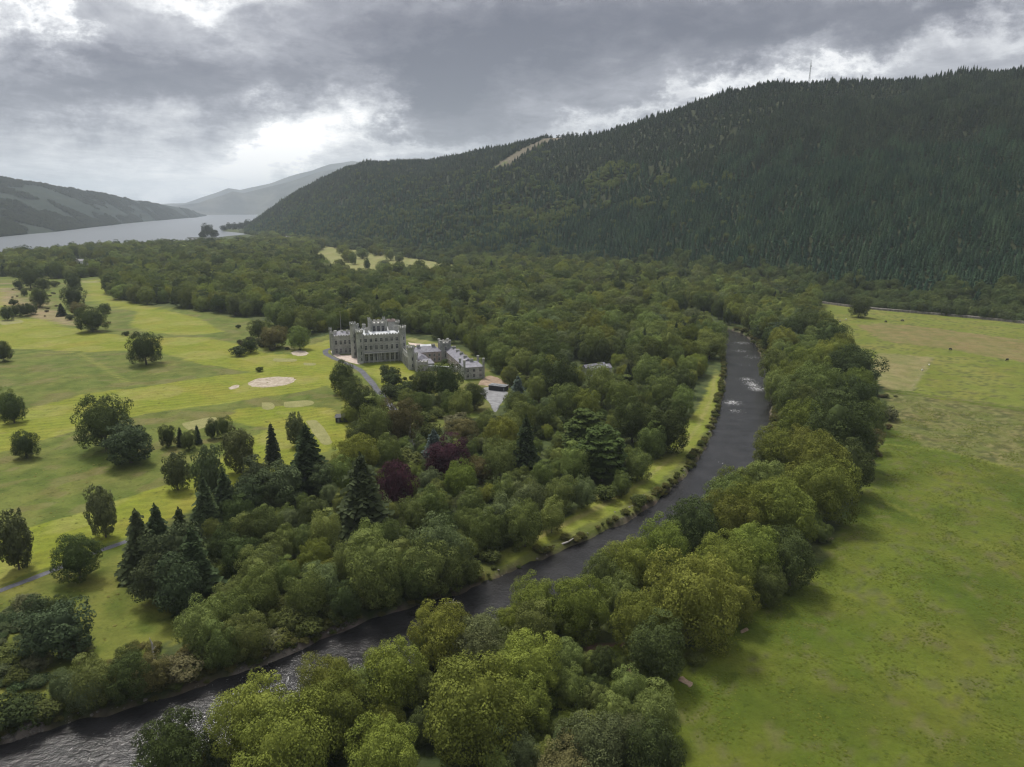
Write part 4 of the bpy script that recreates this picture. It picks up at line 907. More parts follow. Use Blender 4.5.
def scatter(name, pts, label=None):
    """one object whose points carry trees"""
    P_ = np.array([p[:3] for p in pts], np.float32); me = bpy.data.meshes.new(name); me.vertices.add(len(P_)); me.vertices.foreach_set('co', P_.ravel())
    fams = sorted({p[5] for p in pts}); protos = []; start = {}
    for f in fams:
        start[f] = (len(protos), len(FAM[f]))
        for cm, tm in FAM[f]:
            m2 = cm.copy(); bmx = bmesh.new(); bmx.from_mesh(cm); nb_ = len(bmx.faces); bmx.from_mesh(tm)
            bmx.faces.ensure_lookup_table()
            for q in bmx.faces[nb_:]: q.material_index = 1
            bmx.to_mesh(m2); bmx.free(); m2.materials.append(M['bark'])
            protos.append(bpy.data.objects.new(name + '_tree', m2))
    r = np.random.RandomState(9); n = len(pts)
    pick = np.array([start[p[5]][0] + r.randint(start[p[5]][1]) for p in pts], np.int32)
    a = me.attributes.new('pick', 'INT', 'POINT'); a.data.foreach_set('value', pick)
    a = me.attributes.new('size', 'FLOAT_VECTOR', 'POINT'); a.data.foreach_set('vector', np.array([(p[3], p[3], p[4]) for p in pts], np.float32).ravel())
    a = me.attributes.new('turn', 'FLOAT_VECTOR', 'POINT'); a.data.foreach_set('vector', np.stack([r.uniform(-.03, .03, n), r.uniform(-.03, .03, n), r.uniform(0, 6.28, n)], 1).astype(np.float32).ravel())
    a = me.attributes.new('tint', 'FLOAT_COLOR', 'POINT'); a.data.foreach_set('color', np.array([(*p[6], 1) for p in pts], np.float32).ravel())
    ng = bpy.data.node_groups.new(name, 'GeometryNodeTree')
    ng.interface.new_socket('Geometry', in_out='INPUT', socket_type='NodeSocketGeometry'); ng.interface.new_socket('Geometry', in_out='OUTPUT', socket_type='NodeSocketGeometry')
    gi = ng.nodes.new('NodeGroupInput'); go = ng.nodes.new('NodeGroupOutput'); ip = ng.nodes.new('GeometryNodeInstanceOnPoints'); g2 = ng.nodes.new('GeometryNodeGeometryToInstance')
    for pr in reversed(protos):
        oi = ng.nodes.new('GeometryNodeObjectInfo'); oi.inputs['Object'].default_value = pr; oi.transform_space = 'ORIGINAL'
        ng.links.new(oi.outputs['Geometry'], g2.inputs[0])
    def na(nm, dt):
        q = ng.nodes.new('GeometryNodeInputNamedAttribute'); q.data_type = dt; q.inputs['Name'].default_value = nm; return next(o for o in q.outputs if o.name == 'Attribute' and o.enabled)
    ip.inputs['Pick Instance'].default_value = True
    ng.links.new(gi.outputs[0], ip.inputs['Points']); ng.links.new(g2.outputs[0], ip.inputs['Instance']); ng.links.new(na('pick', 'INT'), ip.inputs['Instance Index'])
    er = ng.nodes.new('FunctionNodeEulerToRotation'); ng.links.new(na('turn', 'FLOAT_VECTOR'), er.inputs[0]); ng.links.new(er.outputs[0], ip.inputs['Rotation'])
    ng.links.new(na('size', 'FLOAT_VECTOR'), ip.inputs['Scale']); ng.links.new(ip.outputs[0], go.inputs[0])
    o = link(name, me); md = o.modifiers.new('trees', 'NODES'); md.node_group = ng; o['kind'] = 'stuff'
    if label: tag(o, label, name.replace('_', ' '))
    print(name, n); return o
# bracken, scrub and reeds along the banks and the wood edges
scr = []
for side, d0, d1, n_, hgt in ((-1, .2, 2.6, 560, 1), (1, .5, 7, 500, 1.2)):
    for _ in range(n_):
        i = nprng.randint(len(rc)); d = HW + nprng.uniform(d0, d1); q = rc[i] + nn[i] * side * d
        px, py, _d = proj(q[0], q[1], 0)
        if q[1] > 640: continue
        w = nprng.uniform(.9, 3.6) * (1.0 if side < 0 else 1.6)
        c = lerp((.055, .075, .02), (.105, .10, .035), nprng.uniform()); scr.append((q[0], q[1], gz1(*q) - .2, w, w * nprng.uniform(.5, .8), 'shrub', c))
for poly, n_, c0, c1, wr in (([(0, 612), (30, 606), (45, 650), (40, 690), (0, 690)], 60, (.05, .08, .035), (.10, .12, .06), (2, 5)), ([(95, 690), (130, 640), (165, 650), (205, 640), (215, 665), (140, 700)], 70, (.09, .10, .03), (.14, .13, .05), (1.5, 4)),
                     ([(380, 366), (440, 378), (452, 405), (440, 428), (400, 430), (385, 400)], 60, (.05, .075, .018), (.10, .11, .03), (2.5, 5)), ([(205, 600), (330, 560), (400, 600), (300, 640), (235, 662)], 120, (.045, .06, .018), (.09, .10, .03), (3, 6)),
                     ([(520, 690), (640, 650), (660, 700), (680, 767), (500, 767)], 130, (.06, .085, .018), (.12, .15, .03), (2.5, 5)), ([(860, 380), (905, 400), (880, 450), (862, 480)], 26, (.07, .08, .03), (.12, .10, .05), (1.5, 4)), ([(230, 342), (300, 338), (305, 348), (240, 354)], 26, (.05, .06, .03), (.09, .085, .05), (3, 6)),
                     ([(10, 283), (80, 290), (80, 322), (10, 312)], 40, (.05, .06, .03), (.10, .08, .05), (2, 5))):
    wp = np.array(wpoly(poly)); k = 0; t_ = 0
    while k < n_ and t_ < n_ * 30:
        t_ += 1; q = (nprng.uniform(wp[:, 0].min(), wp[:, 0].max()), nprng.uniform(wp[:, 1].min(), wp[:, 1].max()))
        if not inpoly([q[0]], [q[1]], wp.tolist())[0] or polydist(np.array([q[0]]), np.array([q[1]]), river_c)[0] < HW + 1: continue
        w = nprng.uniform(*wr); scr.append((*q, gz1(*q) - .2, w, w * nprng.uniform(.5, .8), 'shrub', lerp(c0, c1, nprng.uniform()))); k += 1
# lochside hill woods: dark ragged patches on the moor
lf = np.array(LF); lc = np.array(LC); lw = []
for _ in range(15000):
    a_ = nprng.uniform(-.78, lc[-1, 0]); s_ = nprng.uniform(0, .98) ** 1.3
    x, y, z = hill_xyz(np.array([a_]), np.array([s_]), lf, lc, 22.0, 51, .72, .3)
    if fs(x, y, 700, 14, 3)[0] + (.4 if s_ < .2 else 0) - .1 * s_ > -.12:
        w = nprng.uniform(10, 20); lw.append((x[0], y[0], z[0] - 1, w, w * .85, 'clump', lerp((.035, .046, .026), (.055, .066, .034), nprng.uniform())))
for pxx in np.arange(0, 200, 1.1):
    pyy = np.interp(pxx, [0, 50, 100, 200], [176.5, 185, 193, 214]); 
for px, py, w in [(208, 236, 12), (214, 238, 9), (203, 239, 8), (224, 231, 6), (230, 230, 7), (236, 230, 7), (242, 230, 8), (248, 229, 9)]:
    g = G(px, py); lw.append((g[0], g[1], 0, w * g[1] / F * 1.1, w * g[1] / F, 'clump', [.035, .046, .022]))
def stone_mesh(s):
    bmx = bmesh.new(); bmesh.ops.create_icosphere(bmx, subdivisions=2, radius=.5); r = np.random.RandomState(s)
    for v in bmx.verts: v.co *= r.uniform(.75, 1.1); v.co.z *= .6
    m_ = bpy.data.meshes.new('stone'); bmx.to_mesh(m_); bmx.free(); m_.materials.append(M['wall']); return m_
FAM['stone'] = [(stone_mesh(s), trunk_mesh('none', 'shrub', s)) for s in ()]
for s in (1, 2, 3):
    e_ = bpy.data.meshes.new('none'); FAM['stone'].append((stone_mesh(s), e_))
shg = []
for ln, n_ in (([(345, 628), (300, 652), (262, 668), (240, 676)], 420), ([(0, 742), (40, 731)], 160), ([(470, 590), (600, 534), (700, 462)], 110), ([(240, 676), (130, 712), (40, 731)], 160), ([(700, 462), (722, 400), (727, 372)], 120)):
    pl = [G(*p, WATER) for p in ln]
    for _ in range(n_):
        k = nprng.randint(len(pl) - 1); q = pl[k] + (pl[k + 1] - pl[k]) * nprng.uniform(); q = q + nprng.normal(size=2) * 1.3; w = .25 + .9 * nprng.uniform() ** 2.5
        z = gz1(*q)
        if z > -2.4: shg.append((q[0], q[1], z + .02, w, w, 'stone', [.2, .2, .2]))
tf = []
fpoly = np.array(wpoly([(700, 767), (676, 690), (745, 625), (800, 580), (850, 530), (880, 470), (900, 400), (1024, 420), (1160, 480), (1400, 767)])).tolist()
gpoly = np.array(wpoly([(0, 310), (80, 330), (200, 340), (300, 350), (330, 400), (350, 440), (260, 470), (130, 520), (150, 600), (60, 690), (0, 700), (-60, 500)])).tolist()
for poly, n_, c0, c1, wr in ((fpoly, 16000, (.095, .130, .016), (.155, .180, .036), (.25, .7)), (gpoly, 2500, (.14, .16, .035), (.21, .20, .07), (.4, 1.0))):
    P2 = np.array(poly); qx = nprng.uniform(P2[:, 0].min(), P2[:, 0].max(), n_ * 5); qy = nprng.uniform(P2[:, 1].min(), P2[:, 1].max(), n_ * 5)
    k = inpoly(qx, qy, poly) & (fs(qx, qy, 26, 64, 3) + nprng.uniform(-.5, .5, len(qx)) > .12); qx, qy = qx[k][:n_], qy[k][:n_]; qz = gz(qx, qy)
    for a_, b_, z_ in zip(qx, qy, qz):
        w = nprng.uniform(*wr); tf.append((a_, b_, z_ - .03, w, w * .24, 'shrub', lerp(c0, c1, nprng.uniform())))
scatter('grass_tufts', tf, 'rough grass and rush tufts dotted over the meadows')
scatter('shingle', shg, 'pale stones and shingle strewn along the river edge')
scatter('woodland', stuffpts['woodland'], 'unbroken broadleaf woodland filling the valley floor behind the castle')
scatter('plantation', stuffpts['plantation'], 'dense dark conifer plantation covering the long hillside')
scatter('scrub', scr, 'low scrub and bracken along the river banks')
scatter('lochside_woods', lw, 'dark scattered woods on the moorland hill across the loch')
# ------------------------------------------------------------------ castle (local frame: x along the lawn front, y away from the river)
TH = R(18); CO = (-110.0, 492.0)
BM_WIN = None
def window_mb(x, z, w, h, y=0.0, arch=False, facing='front', d=.12):
    """a stone-framed window on a wall; facing front (-y), left (-x), right (+x), back (+y)"""
    m = MB(); t = .22
    def bx(u0, u1, v0, v1, e0, e1, mi):
        if facing == 'front': m.box(u0, u1, y - e1, y - e0, v0, v1, mi)
        elif facing == 'back': m.box(u0, u1, y + e0, y + e1, v0, v1, mi)
        elif facing == 'left': m.box(y - e1, y - e0, u0, u1, v0, v1, mi)
        else: m.box(y + e0, y + e1, u0, u1, v0, v1, mi)
    x0, x1 = x - w / 2, x + w / 2
    bx(x0, x1, z, z + h, .01, .05, 1)
    bx(x0 - t, x0, z - t, z + h + t, .01, d + .08, 0); bx(x1, x1 + t, z - t, z + h + t, .01, d + .08, 0)
    bx(x0, x1, z - t, z, .01, d + .14, 0); bx(x0, x1, z + h, z + h + t, .01, d + .14, 0)
    bx(x - .07, x + .07, z, z + h, .05, d, 0); bx(x0, x - .07, z + h * .62, z + h * .62 + .12, .05, d, 0); bx(x + .07, x1, z + h * .62, z + h * .62 + .12, .05, d, 0)
    return m
def add_win(parent, *a, **k): return window_mb(*a, **k).build('window', [M['stone_pale'], M['glass']], parent)
def merlons(mb, x0, x1, y0, y1, z, h=1.1, step=2.2, t=.5, mi=0, sides='fblr'):
    """parapet with battlements round a rectangle"""
    def run(n, f):
        for i in range(n): f(i)
    for s_ in sides:
        if s_ in 'fb':
            ya, yb = (y0, y0 + t) if s_ == 'f' else (y1 - t, y1); mb.box(x0, x1, ya, yb, z, z + .7, mi)
            n = max(2, int((x1 - x0) / step)); st = (x1 - x0) / n
            for i in range(n): mb.box(x0 + i * st + st * .2, x0 + i * st + st * .8, ya + .003, yb - .003, z + .7, z + .7 + h * .7, mi)
        else:
            xa, xb = (x0, x0 + t) if s_ == 'l' else (x1 - t, x1); mb.box(xa, xb, y0 + t, y1 - t, z, z + .7, mi)
            n = max(2, int((y1 - y0 - 2 * t) / step)); st = (y1 - y0 - 2 * t) / n
            for i in range(n): mb.box(xa + .003, xb - .003, y0 + t + i * st + st * .2, y0 + t + i * st + st * .8, z + .7, z + .7 + h * .7, mi)
def tower(parent, name, x, y, r, z1, n=14, win=True, mat='stone', faces_=4):
    m = MB(); m.cyl(x, y, r, -1, z1, n); m.cyl(x, y, r, z1, z1 + .6, n, r * 1.18); m.cyl(x, y, r * 1.18, z1 + .6, z1 + 1.5, n)
    tw = m.build(name, M[mat], parent)
    c = MB(); k = max(6, int(r * 4))
    for i in range(k):
        a = 6.2832 * i / k; c.prism([(x + r * 1.16 * math.cos(a + s_) * q, y + r * 1.16 * math.sin(a + s_) * q) for q, s_ in ((1, -.2 * 8 / k), (1, .2 * 8 / k), (.78, .2 * 8 / k), (.78, -.2 * 8 / k))], z1 + 1.5, z1 + 2.5)
    c.build('battlement', M[mat], tw)
    if win:
        for j in range(int(z1 / 5)):
            a = -1.35; w = MB(); cx, cy = x + r * math.cos(a), y + r * math.sin(a); w.box(cx - .35, cx + .35, cy - .12, cy + .6, 2 + j * 4.6, 4.2 + j * 4.6, 0); w.build('slit_window', M['glass'], tw)
    return tw
castle = empty('castle', (*CO, 0), TH)
tag(castle, 'grey stone battlemented castle with corner towers and raised central keep', 'castle')
# main block
MW, MD, MH = 31.0, 29.0, 19.5
m = MB(); m.box(0, MW, 0, MD, -1, MH); m.build('wall', M['stone'], castle)
m = MB(); m.box(-.25, MW + .25, -.25, 0, 7.9, 8.3); m.box(-.2, MW + .2, -.22, 0, 14.1, 14.4); m.box(-.3, MW + .3, -.35, MD + .35, MH - .5, MH); m.build('string_course', M['stone_pale'], castle)
m = MB(); merlons(m, -.3, MW + .3, -.35, MD + .35, MH, 1.1, 2.0); m.build('battlement', M['stone'], castle)
m = MB(); m.box(.5, MW - .5, .5, MD - .5, MH + .02, MH + .3); m.gable(2, MW - 2, 2, 11, MH + .3, MH + 2.0, 'x', 0, 3); m.gable(2, MW - 2, 18, 27, MH + .3, MH + 2.0, 'x', 0, 3); m.build('roof', M['lead'], castle)
for j, (z0, h) in enumerate(((1.2, 5.2), (9.3, 3.2), (15.2, 2.4))):
    for i in range(7):
        add_win(castle, 4.2 + i * 3.75, z0, 1.7 if j else 2.1, h)
for j, (z0, h) in enumerate(((2, 4), (9.3, 3.2), (15.2, 2.4))):
    for i in range(4): add_win(castle, 5 + i * 6.2, z0, 1.6, h, 0, facing='left'); add_win(castle, 5 + i * 6.2, z0, 1.6, h, MW, facing='right')
m = MB()          # pale glazed porch and arcade on the lawn front
for i in range(9): m.box(2.6 + i * 3.05, 3.1 + i * 3.05, -1.6, -1.1, -.3, 6.6)
m.box(2.6, 27.5, -1.75, -.26, 6.6, 7.2); m.build('arcade', M['stone'], castle)
for x, y, r, h in ((0, 0, 2.5, 22), (MW, 0, 2.5, 23.5), (MW, MD, 2.4, 23), (0, MD, 2.3, 22)): tower(castle, 'corner_tower', x, y, r, h)
# central keep
kx, ky = 9.5, 9.5
m = MB(); m.box(kx, kx + 11, ky, ky + 11, MH, MH + 6.4); m.box(kx - .3, kx + 11.3, ky - .3, ky + 11.3, MH + 6.4, MH + 7.0); kp = m.build('keep', M['stone'], castle)
m = MB(); merlons(m, kx - .3, kx + 11.3, ky - .3, ky + 11.3, MH + 7.0, 1.3, 2.4, .5); m.build('battlement', M['stone_pale'], kp)
for i in range(3):
    add_win(kp, kx + 2.3 + i * 3.2, MH + 1.3, 1.8, 4.2, ky)
    add_win(kp, ky + 2.3 + i * 3.2, MH + 1.3, 1.8, 4.2, kx, facing='left'); add_win(kp, ky + 2.3 + i * 3.2, MH + 1.3, 1.8, 4.2, kx + 11, facing='right')
for x, y in ((kx, ky), (kx + 11, ky), (kx, ky + 11), (kx + 11, ky + 11)): tower(castle, 'keep_turret', x, y, 1.0, MH + 7.9, 10, False)
m = MB(); m.box(23.5, 28.5, 17, 22, MH, MH + 7); st = m.build('stair_tower', M['stone'], castle)
m = MB(); merlons(m, 23.3, 28.7, 16.8, 22.2, MH + 7, 1.0, 1.8); m.build('battlement', M['stone_pink'], st)
for x, y in ((4.5, 5), (4.5, 22), (26.5, 8), (18, 25)):
    m = MB(); m.box(x, x + 2.6, y, y + 1.3, MH, MH + 4.6); m.box(x - .15, x + 2.75, y - .15, y + 1.45, MH + 4.6, MH + 4.9); ch = m.build('chimney', M['stone'], castle)
    m = MB(); [m.cyl(x + .5 + k * .8, y + .65, .25, MH + 4.9, MH + 5.8, 6) for k in range(3)]; m.build('chimney_pots', M['stone_pale'], ch)
# tall stair turret and the set-back west wing
tower(castle, 'stair_turret', -2.6, 21, 2.2, 24.5)
m = MB(); m.box(-2.5, 0, 20, MD, -1, 16.5); m.build('link_wall', M['stone'], castle)
wx0, wx1, wy0, wy1, wh = -17.0, -1.6, 36.5, 57.0, 13.6
m = MB(); m.box(wx0, wx1, wy0, wy1, -1, wh); wg = m.build('west_wing', M['stone'], castle)
m = MB(); m.box(-1.6, 4, MD - 2, wy1 - 4, -1, 14.5); m.build('connecting_wall', M['stone'], castle)
m = MB(); merlons(m, wx0 - .25, wx1 + .25, wy0 - .25, wy1 + .25, wh, 1.0, 1.9); m.build('battlement', M['stone'], wg)
m = MB(); m.box(wx0 + .3, wx1 - .3, wy0 + .3, wy1 - .3, wh + .02, wh + .25); m.gable(wx0 + 2, wx1 - 2, wy0 + 2, wy1 - 2, wh + .25, wh + 2.2, 'y', 0, 3); m.build('roof', M['slate'], wg)
for z0, h in ((1.2, 3.2), (7.6, 3.2)):
    for i in range(4): add_win(wg, wx0 + 2.6 + i * 3.4, z0, 1.5, h, wy0)
    for i in range(4): add_win(wg, wy0 + 3 + i * 4.8, z0, 1.5, h, wx0, facing='left')
for x, y in ((wx0, wy0), (wx1 - 1, wy0), (wx0, wy1)): tower(castle, 'wing_turret', x, y, 1.1, wh + 1.6, 10, False)
for i, x in enumerate((-15, -10, -6)):
    m = MB(); m.box(x, x + 2, wy0 + 8, wy0 + 9.2, wh, wh + 3.6); m.build('chimney', M['stone_pale'], wg)
# gothic screen and chapel wall running towards the river, ending in a round tower
m = MB(); m.box(29.8, 31.8, -29.5, -2.3, -1, 9.0)
for i in range(6): m.box(29.0, 29.8, -27 + i * 4.6, -26.1 + i * 4.6, -1, 8)
sw = m.build('screen_wall', M['stone'], castle)
m = MB(); merlons(m, 29.8, 31.8, -29.5, -2.3, 9.0, .9, 1.8, .4, sides='lr'); m.build('battlement', M['stone'], sw)
for i in range(5): add_win(sw, -24.4 + i * 4.6, 2.2, 1.6, 4.6, 29.8, facing='left')
tower(castle, 'screen_tower', 31.5, -31, 2.5, 14.5)
tower(castle, 'screen_turret', 34.5, -34.5, 1.2, 10, 10, False)

# service courtyard east of the castle
rg = empty('service_range', (*CO, 0), TH)
tag(rg, 'courtyard range of pinkish walls and slate roofs adjoining the castle', 'building')
def rng_block(nm, x0, x1, y0, y1, h, roof_h, axis_, wall='stone_pink', hip=0.0, roof='slate', battl=False, wins=()):
    m = MB(); m.box(x0, x1, y0, y1, -1, h); w = m.build('wall', M[wall], rg)
    m = MB(); m.gable(x0, x1, y0, y1, h + .02, h + roof_h, axis_, .35, hip); m.build('roof', M[roof], rg)
    for (fc_, n, z0, ww, hh) in wins:
        L0, L1 = (x0, x1) if fc_ in ('front', 'back') else (y0, y1); base = {'front': y0, 'back': y1, 'left': x0, 'right': x1}[fc_]
        for i in range(n): add_win(w, L0 + (i + .5) * (L1 - L0) / n, z0, ww, hh, base, facing=fc_)
    return w
rng_block('east', 60.5, 70.5, -58, -12, 7.4, 3.3, 'y', wins=(('left', 10, 4.4, 1.1, 1.6), ('left', 10, 1, 1.2, 2.2), ('right', 9, 4.4, 1.1, 1.6)))
rng_block('end', 59.5, 72.5, -72, -58.0, 8.0, 2.6, 'x', 'stone', 3.5, wins=(('front', 3, 1.2, 1.5, 2.2), ('front', 3, 4.9, 1.5, 2.0), ('left', 3, 4.9, 1.3, 2.0), ('right', 3, 4.9, 1.3, 2.0)))
rng_block('back', 36, 57.0, -13, -2.5, 7.6, 3.6, 'x', hip=4.0, wins=(('front', 6, 4.4, 1.2, 1.7), ('front', 6, 1.0, 1.2, 2.2)))
rng_block('inner', 36, 44.5, -27, -14, 5.6, 2.8, 'y', 'stone_pink', 2.5, wins=(('right', 4, 1.5, 1.2, 2.0),))
rng_block('low', 37.5, 46.5, -37.5, -28, 4.6, 2.6, 'x', 'stone', 2.0, wins=(('right', 2, 1.5, 1.1, 1.8),))
rng_block('lodge', 44, 52, -1.5, 5.5, 8.4, 2.2, 'x', 'stone', 0, roof='lead', wins=(('front', 3, 5.6, 1.0, 1.6),))
m = MB(); m.box(57.2, 63.8, -11.7, -4.5, -1, 12.5); m.box(56.9, 64.1, -12.0, -4.2, 12.5, 13.0); gt = m.build('gate_tower', M['stone'], rg)
m = MB(); merlons(m, 56.9, 64.1, -12.0, -4.2, 13.0, 1.1, 1.8); m.build('battlement', M['stone_pale'], gt)
for z in (3, 8): add_win(gt, 60.5, z, 1.4, 2.6, -11.7)
for x, y in ((57.2, -11.7), (63.8, -11.7), (57.2, -4.5), (63.8, -4.5)):
    m = MB(); m.cyl(x, y, .8, -1, 14.6, 10); m.cyl(x, y, 1.0, 14.6, 15.4, 10); m.build('turret', M['stone'], gt)
for x, y, z in ((59.5, -72, 13.2), (72.5, -72, 13.6), (72.5, -58, 12.5), (60.0, -57.9, 11.5)):
    m = MB(); m.cyl(x, y, .75, -1, z - 1, 8); m.cyl(x, y, .95, z - 1, z, 8); m.build('turret', M['stone'], rg)
for x, y, z in ((65.2, -52, 11.6), (65.2, -41, 11.6), (65.2, -30, 11.6), (65.2, -19, 11.6), (41, -8, 12.0), (52, -8, 12.0), (66, -65, 11.8)):
    m = MB(); m.box(x - 1.2, x + 1.2, y - .6, y + .6, 9.6, z); m.box(x - 1.35, x + 1.35, y - .75, y + .75, z, z + .25)
    ch = m.build('chimney', M['stone'], rg); m = MB(); [m.cyl(x - .8 + k * .8, y, .2, z + .25, z + .95, 6) for k in range(3)]; m.build('chimney_pots', M['stone_pink'], ch)
# buttressed gothic front of the courtyard and low coped wall
m = MB(); m.box(33, 42, -38.6, -37.8, -1, 6.5)
for i in range(4): m.box(33.6 + i * 2.5, 34.3 + i * 2.5, -39.6, -38.6, -1, 7.6)
m.build('buttressed_front', M['stone_pale'], rg)
m = MB(); m.prism([(42, -38.7), (60.4, -49.0), (60.4, -48.3), (42, -38.0)], -1, 3.2); cw = m.build('courtyard_wall', M['stone'], rg)
m = MB(); m.prism([(42, -38.85), (60.4, -49.15), (60.4, -48.15), (42, -37.85)], 3.2, 3.45); m.build('coping', M['lead'], cw)

# flagpole on the west wing
fp = G(338, 334, 14) ; m = MB(); q = np.array(CO) + np.array([math.cos(TH) * -9.5 - math.sin(TH) * 46, math.sin(TH) * -9.5 + math.cos(TH) * 46])
m.cyl(0, 0, .16, 0, 15.5, 8, .07); m.cyl(0, 0, .22, 15.5, 15.8, 8); m.box(-.6, .6, -.6, .6, -.4, 0)
o = m.build('flagpole', M['stone_pale'], None, (q[0], q[1], 14.2 + 1.6)); tag(o, 'thin pale flagpole standing on the castle west wing roof', 'flagpole')

# black hut on the lawn
def at_ground(px, py, dz=0.0):
    g = G(px, py); return (g[0], g[1], gz1(g[0], g[1]) + dz)
hut = empty('hut', at_ground(342, 421), R(12)); tag(hut, 'small black timber hut beneath trees beside the mown lawn', 'hut')
m = MB(); m.box(-3.2, 3.2, -2.2, 2.2, -.4, 2.6); m.build('wall', M['blackwood'], hut)
m = MB(); m.gable(-3.2, 3.2, -2.2, 2.2, 2.62, 4.0, 'x', .4, .8); m.build('roof', M['blackwood'], hut)
m = MB(); m.box(-2.2, -1.2, -2.28, -2.2, -.1, 2.0); m.build('door', M['greyroof'], hut)
m = MB(); m.box(.3, 2.0, -2.28, -2.2, .8, 1.9); m.build('window', M['glass'], hut)
# flat-roofed dark cabin by the yard
cb = empty('cabin', at_ground(498.5, 389), R(-24)); tag(cb, 'long dark flat-roofed cabin at the top of the gravel yard', 'cabin')
m = MB(); m.box(-5.6, 5.6, -2.6, 2.6, -.3, 3.0); m.build('wall', M['blackwood'], cb)
m = MB(); m.box(-5.9, 5.9, -2.9, 2.9, 3.02, 3.3); m.box(-4.6, -1.2, -1.6, 1.6, 3.3, 3.5); m.box(.6, 4.6, -1.6, 1.6, 3.3, 3.5); m.build('roof', M['greyroof'], cb)
m = MB(); m.box(4.4, 5.2, -2.68, -2.6, -.2, 2.1); m.build('door', M['greyroof'], cb)
# grey-roofed barn in the wood
bn = empty('barn', at_ground(596.5, 375), R(30)); tag(bn, 'low grey-roofed barn half hidden in the middle of the wood', 'barn')
m = MB(); m.box(-8.5, 8.5, -5.5, 5.5, -.4, 5.4); m.build('wall', M['stone'], bn)
m = MB(); m.gable(-8.5, 8.5, -5.5, 0, 5.42, 7.6, 'x', .3); m.gable(-8.5, 8.5, .55, 5.5, 5.42, 7.4, 'x', .2); m.build('roof', M['slate'], bn)
for i in range(4): m = MB(); x = -6.2 + i * 3.6; m.add([(x, -4.6, 6.45), (x + 1.8, -4.6, 6.45), (x + 1.8, -3.3, 7.42), (x, -3.3, 7.42), (x, -4.6, 6.38), (x + 1.8, -4.6, 6.38), (x + 1.8, -3.3, 7.35), (x, -3.3, 7.35)], [[0, 1, 2, 3], [4, 7, 6, 5], [0, 4, 5, 1], [1, 5, 6, 2], [2, 6, 7, 3], [3, 7, 4, 0]]); m.build('skylight', M['lead'], bn)
for i in range(3): m = MB(); m.box(-6.8 + i * 5, -4.4 + i * 5, -5.58, -5.5, 0, 3.2); m.build('door', M['blackwood'], bn)
# white lakeside house and the far village
def cottage(px, py, w, d, h, rot, label, group=None, wall='whitepaint'):
    c = empty('house', at_ground(px, py), R(rot)); tag(c, label, 'house', group)
    m = MB(); m.box(-w / 2, w / 2, -d / 2, d / 2, -1, h); m.build('wall', M[wall], c)
    r_ = MB(); r_.gable(-w / 2, w / 2, -d / 2, d / 2, h + .02, h + d * .42, 'x', .4); ro = r_.build('roof', M['slate'], c)
    m = MB(); m.box(-w / 2 + .3, -w / 2 + 1.6, -.6, .6, h + d * .1, h + d * .42 + 1.4); m.build('chimney', M['stone_pale'], ro)
    for i in range(4): m = MB(); x = -w / 2 + (i + .5) * w / 4; m.box(x - .6, x + .6, -d / 2 - .05, -d / 2 - .005, h * .35, h * .35 + 1.8); m.build('window', M['glass'], c)
    return c
cottage(81, 268, 13, 8, 13, 8, 'tall white house among trees at the top of the golf course')
cottage(89, 268.5, 10, 7, 9.5, -12, 'lower white house wing just beside the tall white lakeside house')
cottage(4, 264, 16, 9, 14, 4, 'pale house at the photo edge among trees below the loch')
for k, (px, lab) in enumerate([(196, 'pale cottage farthest along the shore towards the open loch'), (290, 'small white house hidden in trees at the hill foot')]):
    cottage(px, (246, 243)[k], 22, 11, 17, 5, lab)
# arched stone bridge at the loch outlet
br = empty('bridge', (*G(206, 241), 0), R(4)); tag(br, 'pale arched stone bridge where the loch meets the trees', 'bridge')
m = MB(); m.box(-60, 60, -4, 4, 9, 11); m.build('deck', M['stone_pale'], br)
for i in range(5): m = MB(); m.box(-50 + i * 24, -46 + i * 24, -4, 4, -2, 9); m.build('pier', M['stone_pale'], br)
m = MB(); m.box(-60, 60, -4.4, -4.02, 11, 12.2); m.box(-60, 60, 4.02, 4.4, 11, 12.2); m.build('parapet', M['stone_pale'], br)
# field wall along the foot of the hill
pts = smooth_line([G(a, b) for a, b in [(800, 300.5), (820, 303), (860, 308.5), (913, 313), (960, 317), (1024, 323.5), (1120, 334), (1300, 352)]], 2)
v = []; f = []
for i, q in enumerate(pts):
    t = pts[min(i + 1, len(pts) - 1)] - pts[max(i - 1, 0)]; t /= np.linalg.norm(t); n_ = np.array([-t[1], t[0]])
    for (o_, z_) in ((-1.1, -.3), (-.7, 2.2 + .2 * math.sin(i)), (.6, 2.4), (5.5, 1.6), (8, -.3)): v.append((*(q + n_ * o_), z_))
for i in range(len(pts) - 1):
    for k in range(4): f.append([i * 5 + k, i * 5 + k + 1, i * 5 + k + 6, i * 5 + k + 5])
f += [[0, 1, 2, 3, 4][::-1], [len(v) - 5 + k for k in range(5)]]
tag(link('stone_wall', mesh_from('stone_wall', v, f, [M['wall']])), 'long grey-brown stone wall between the far meadow and the hill', 'wall')
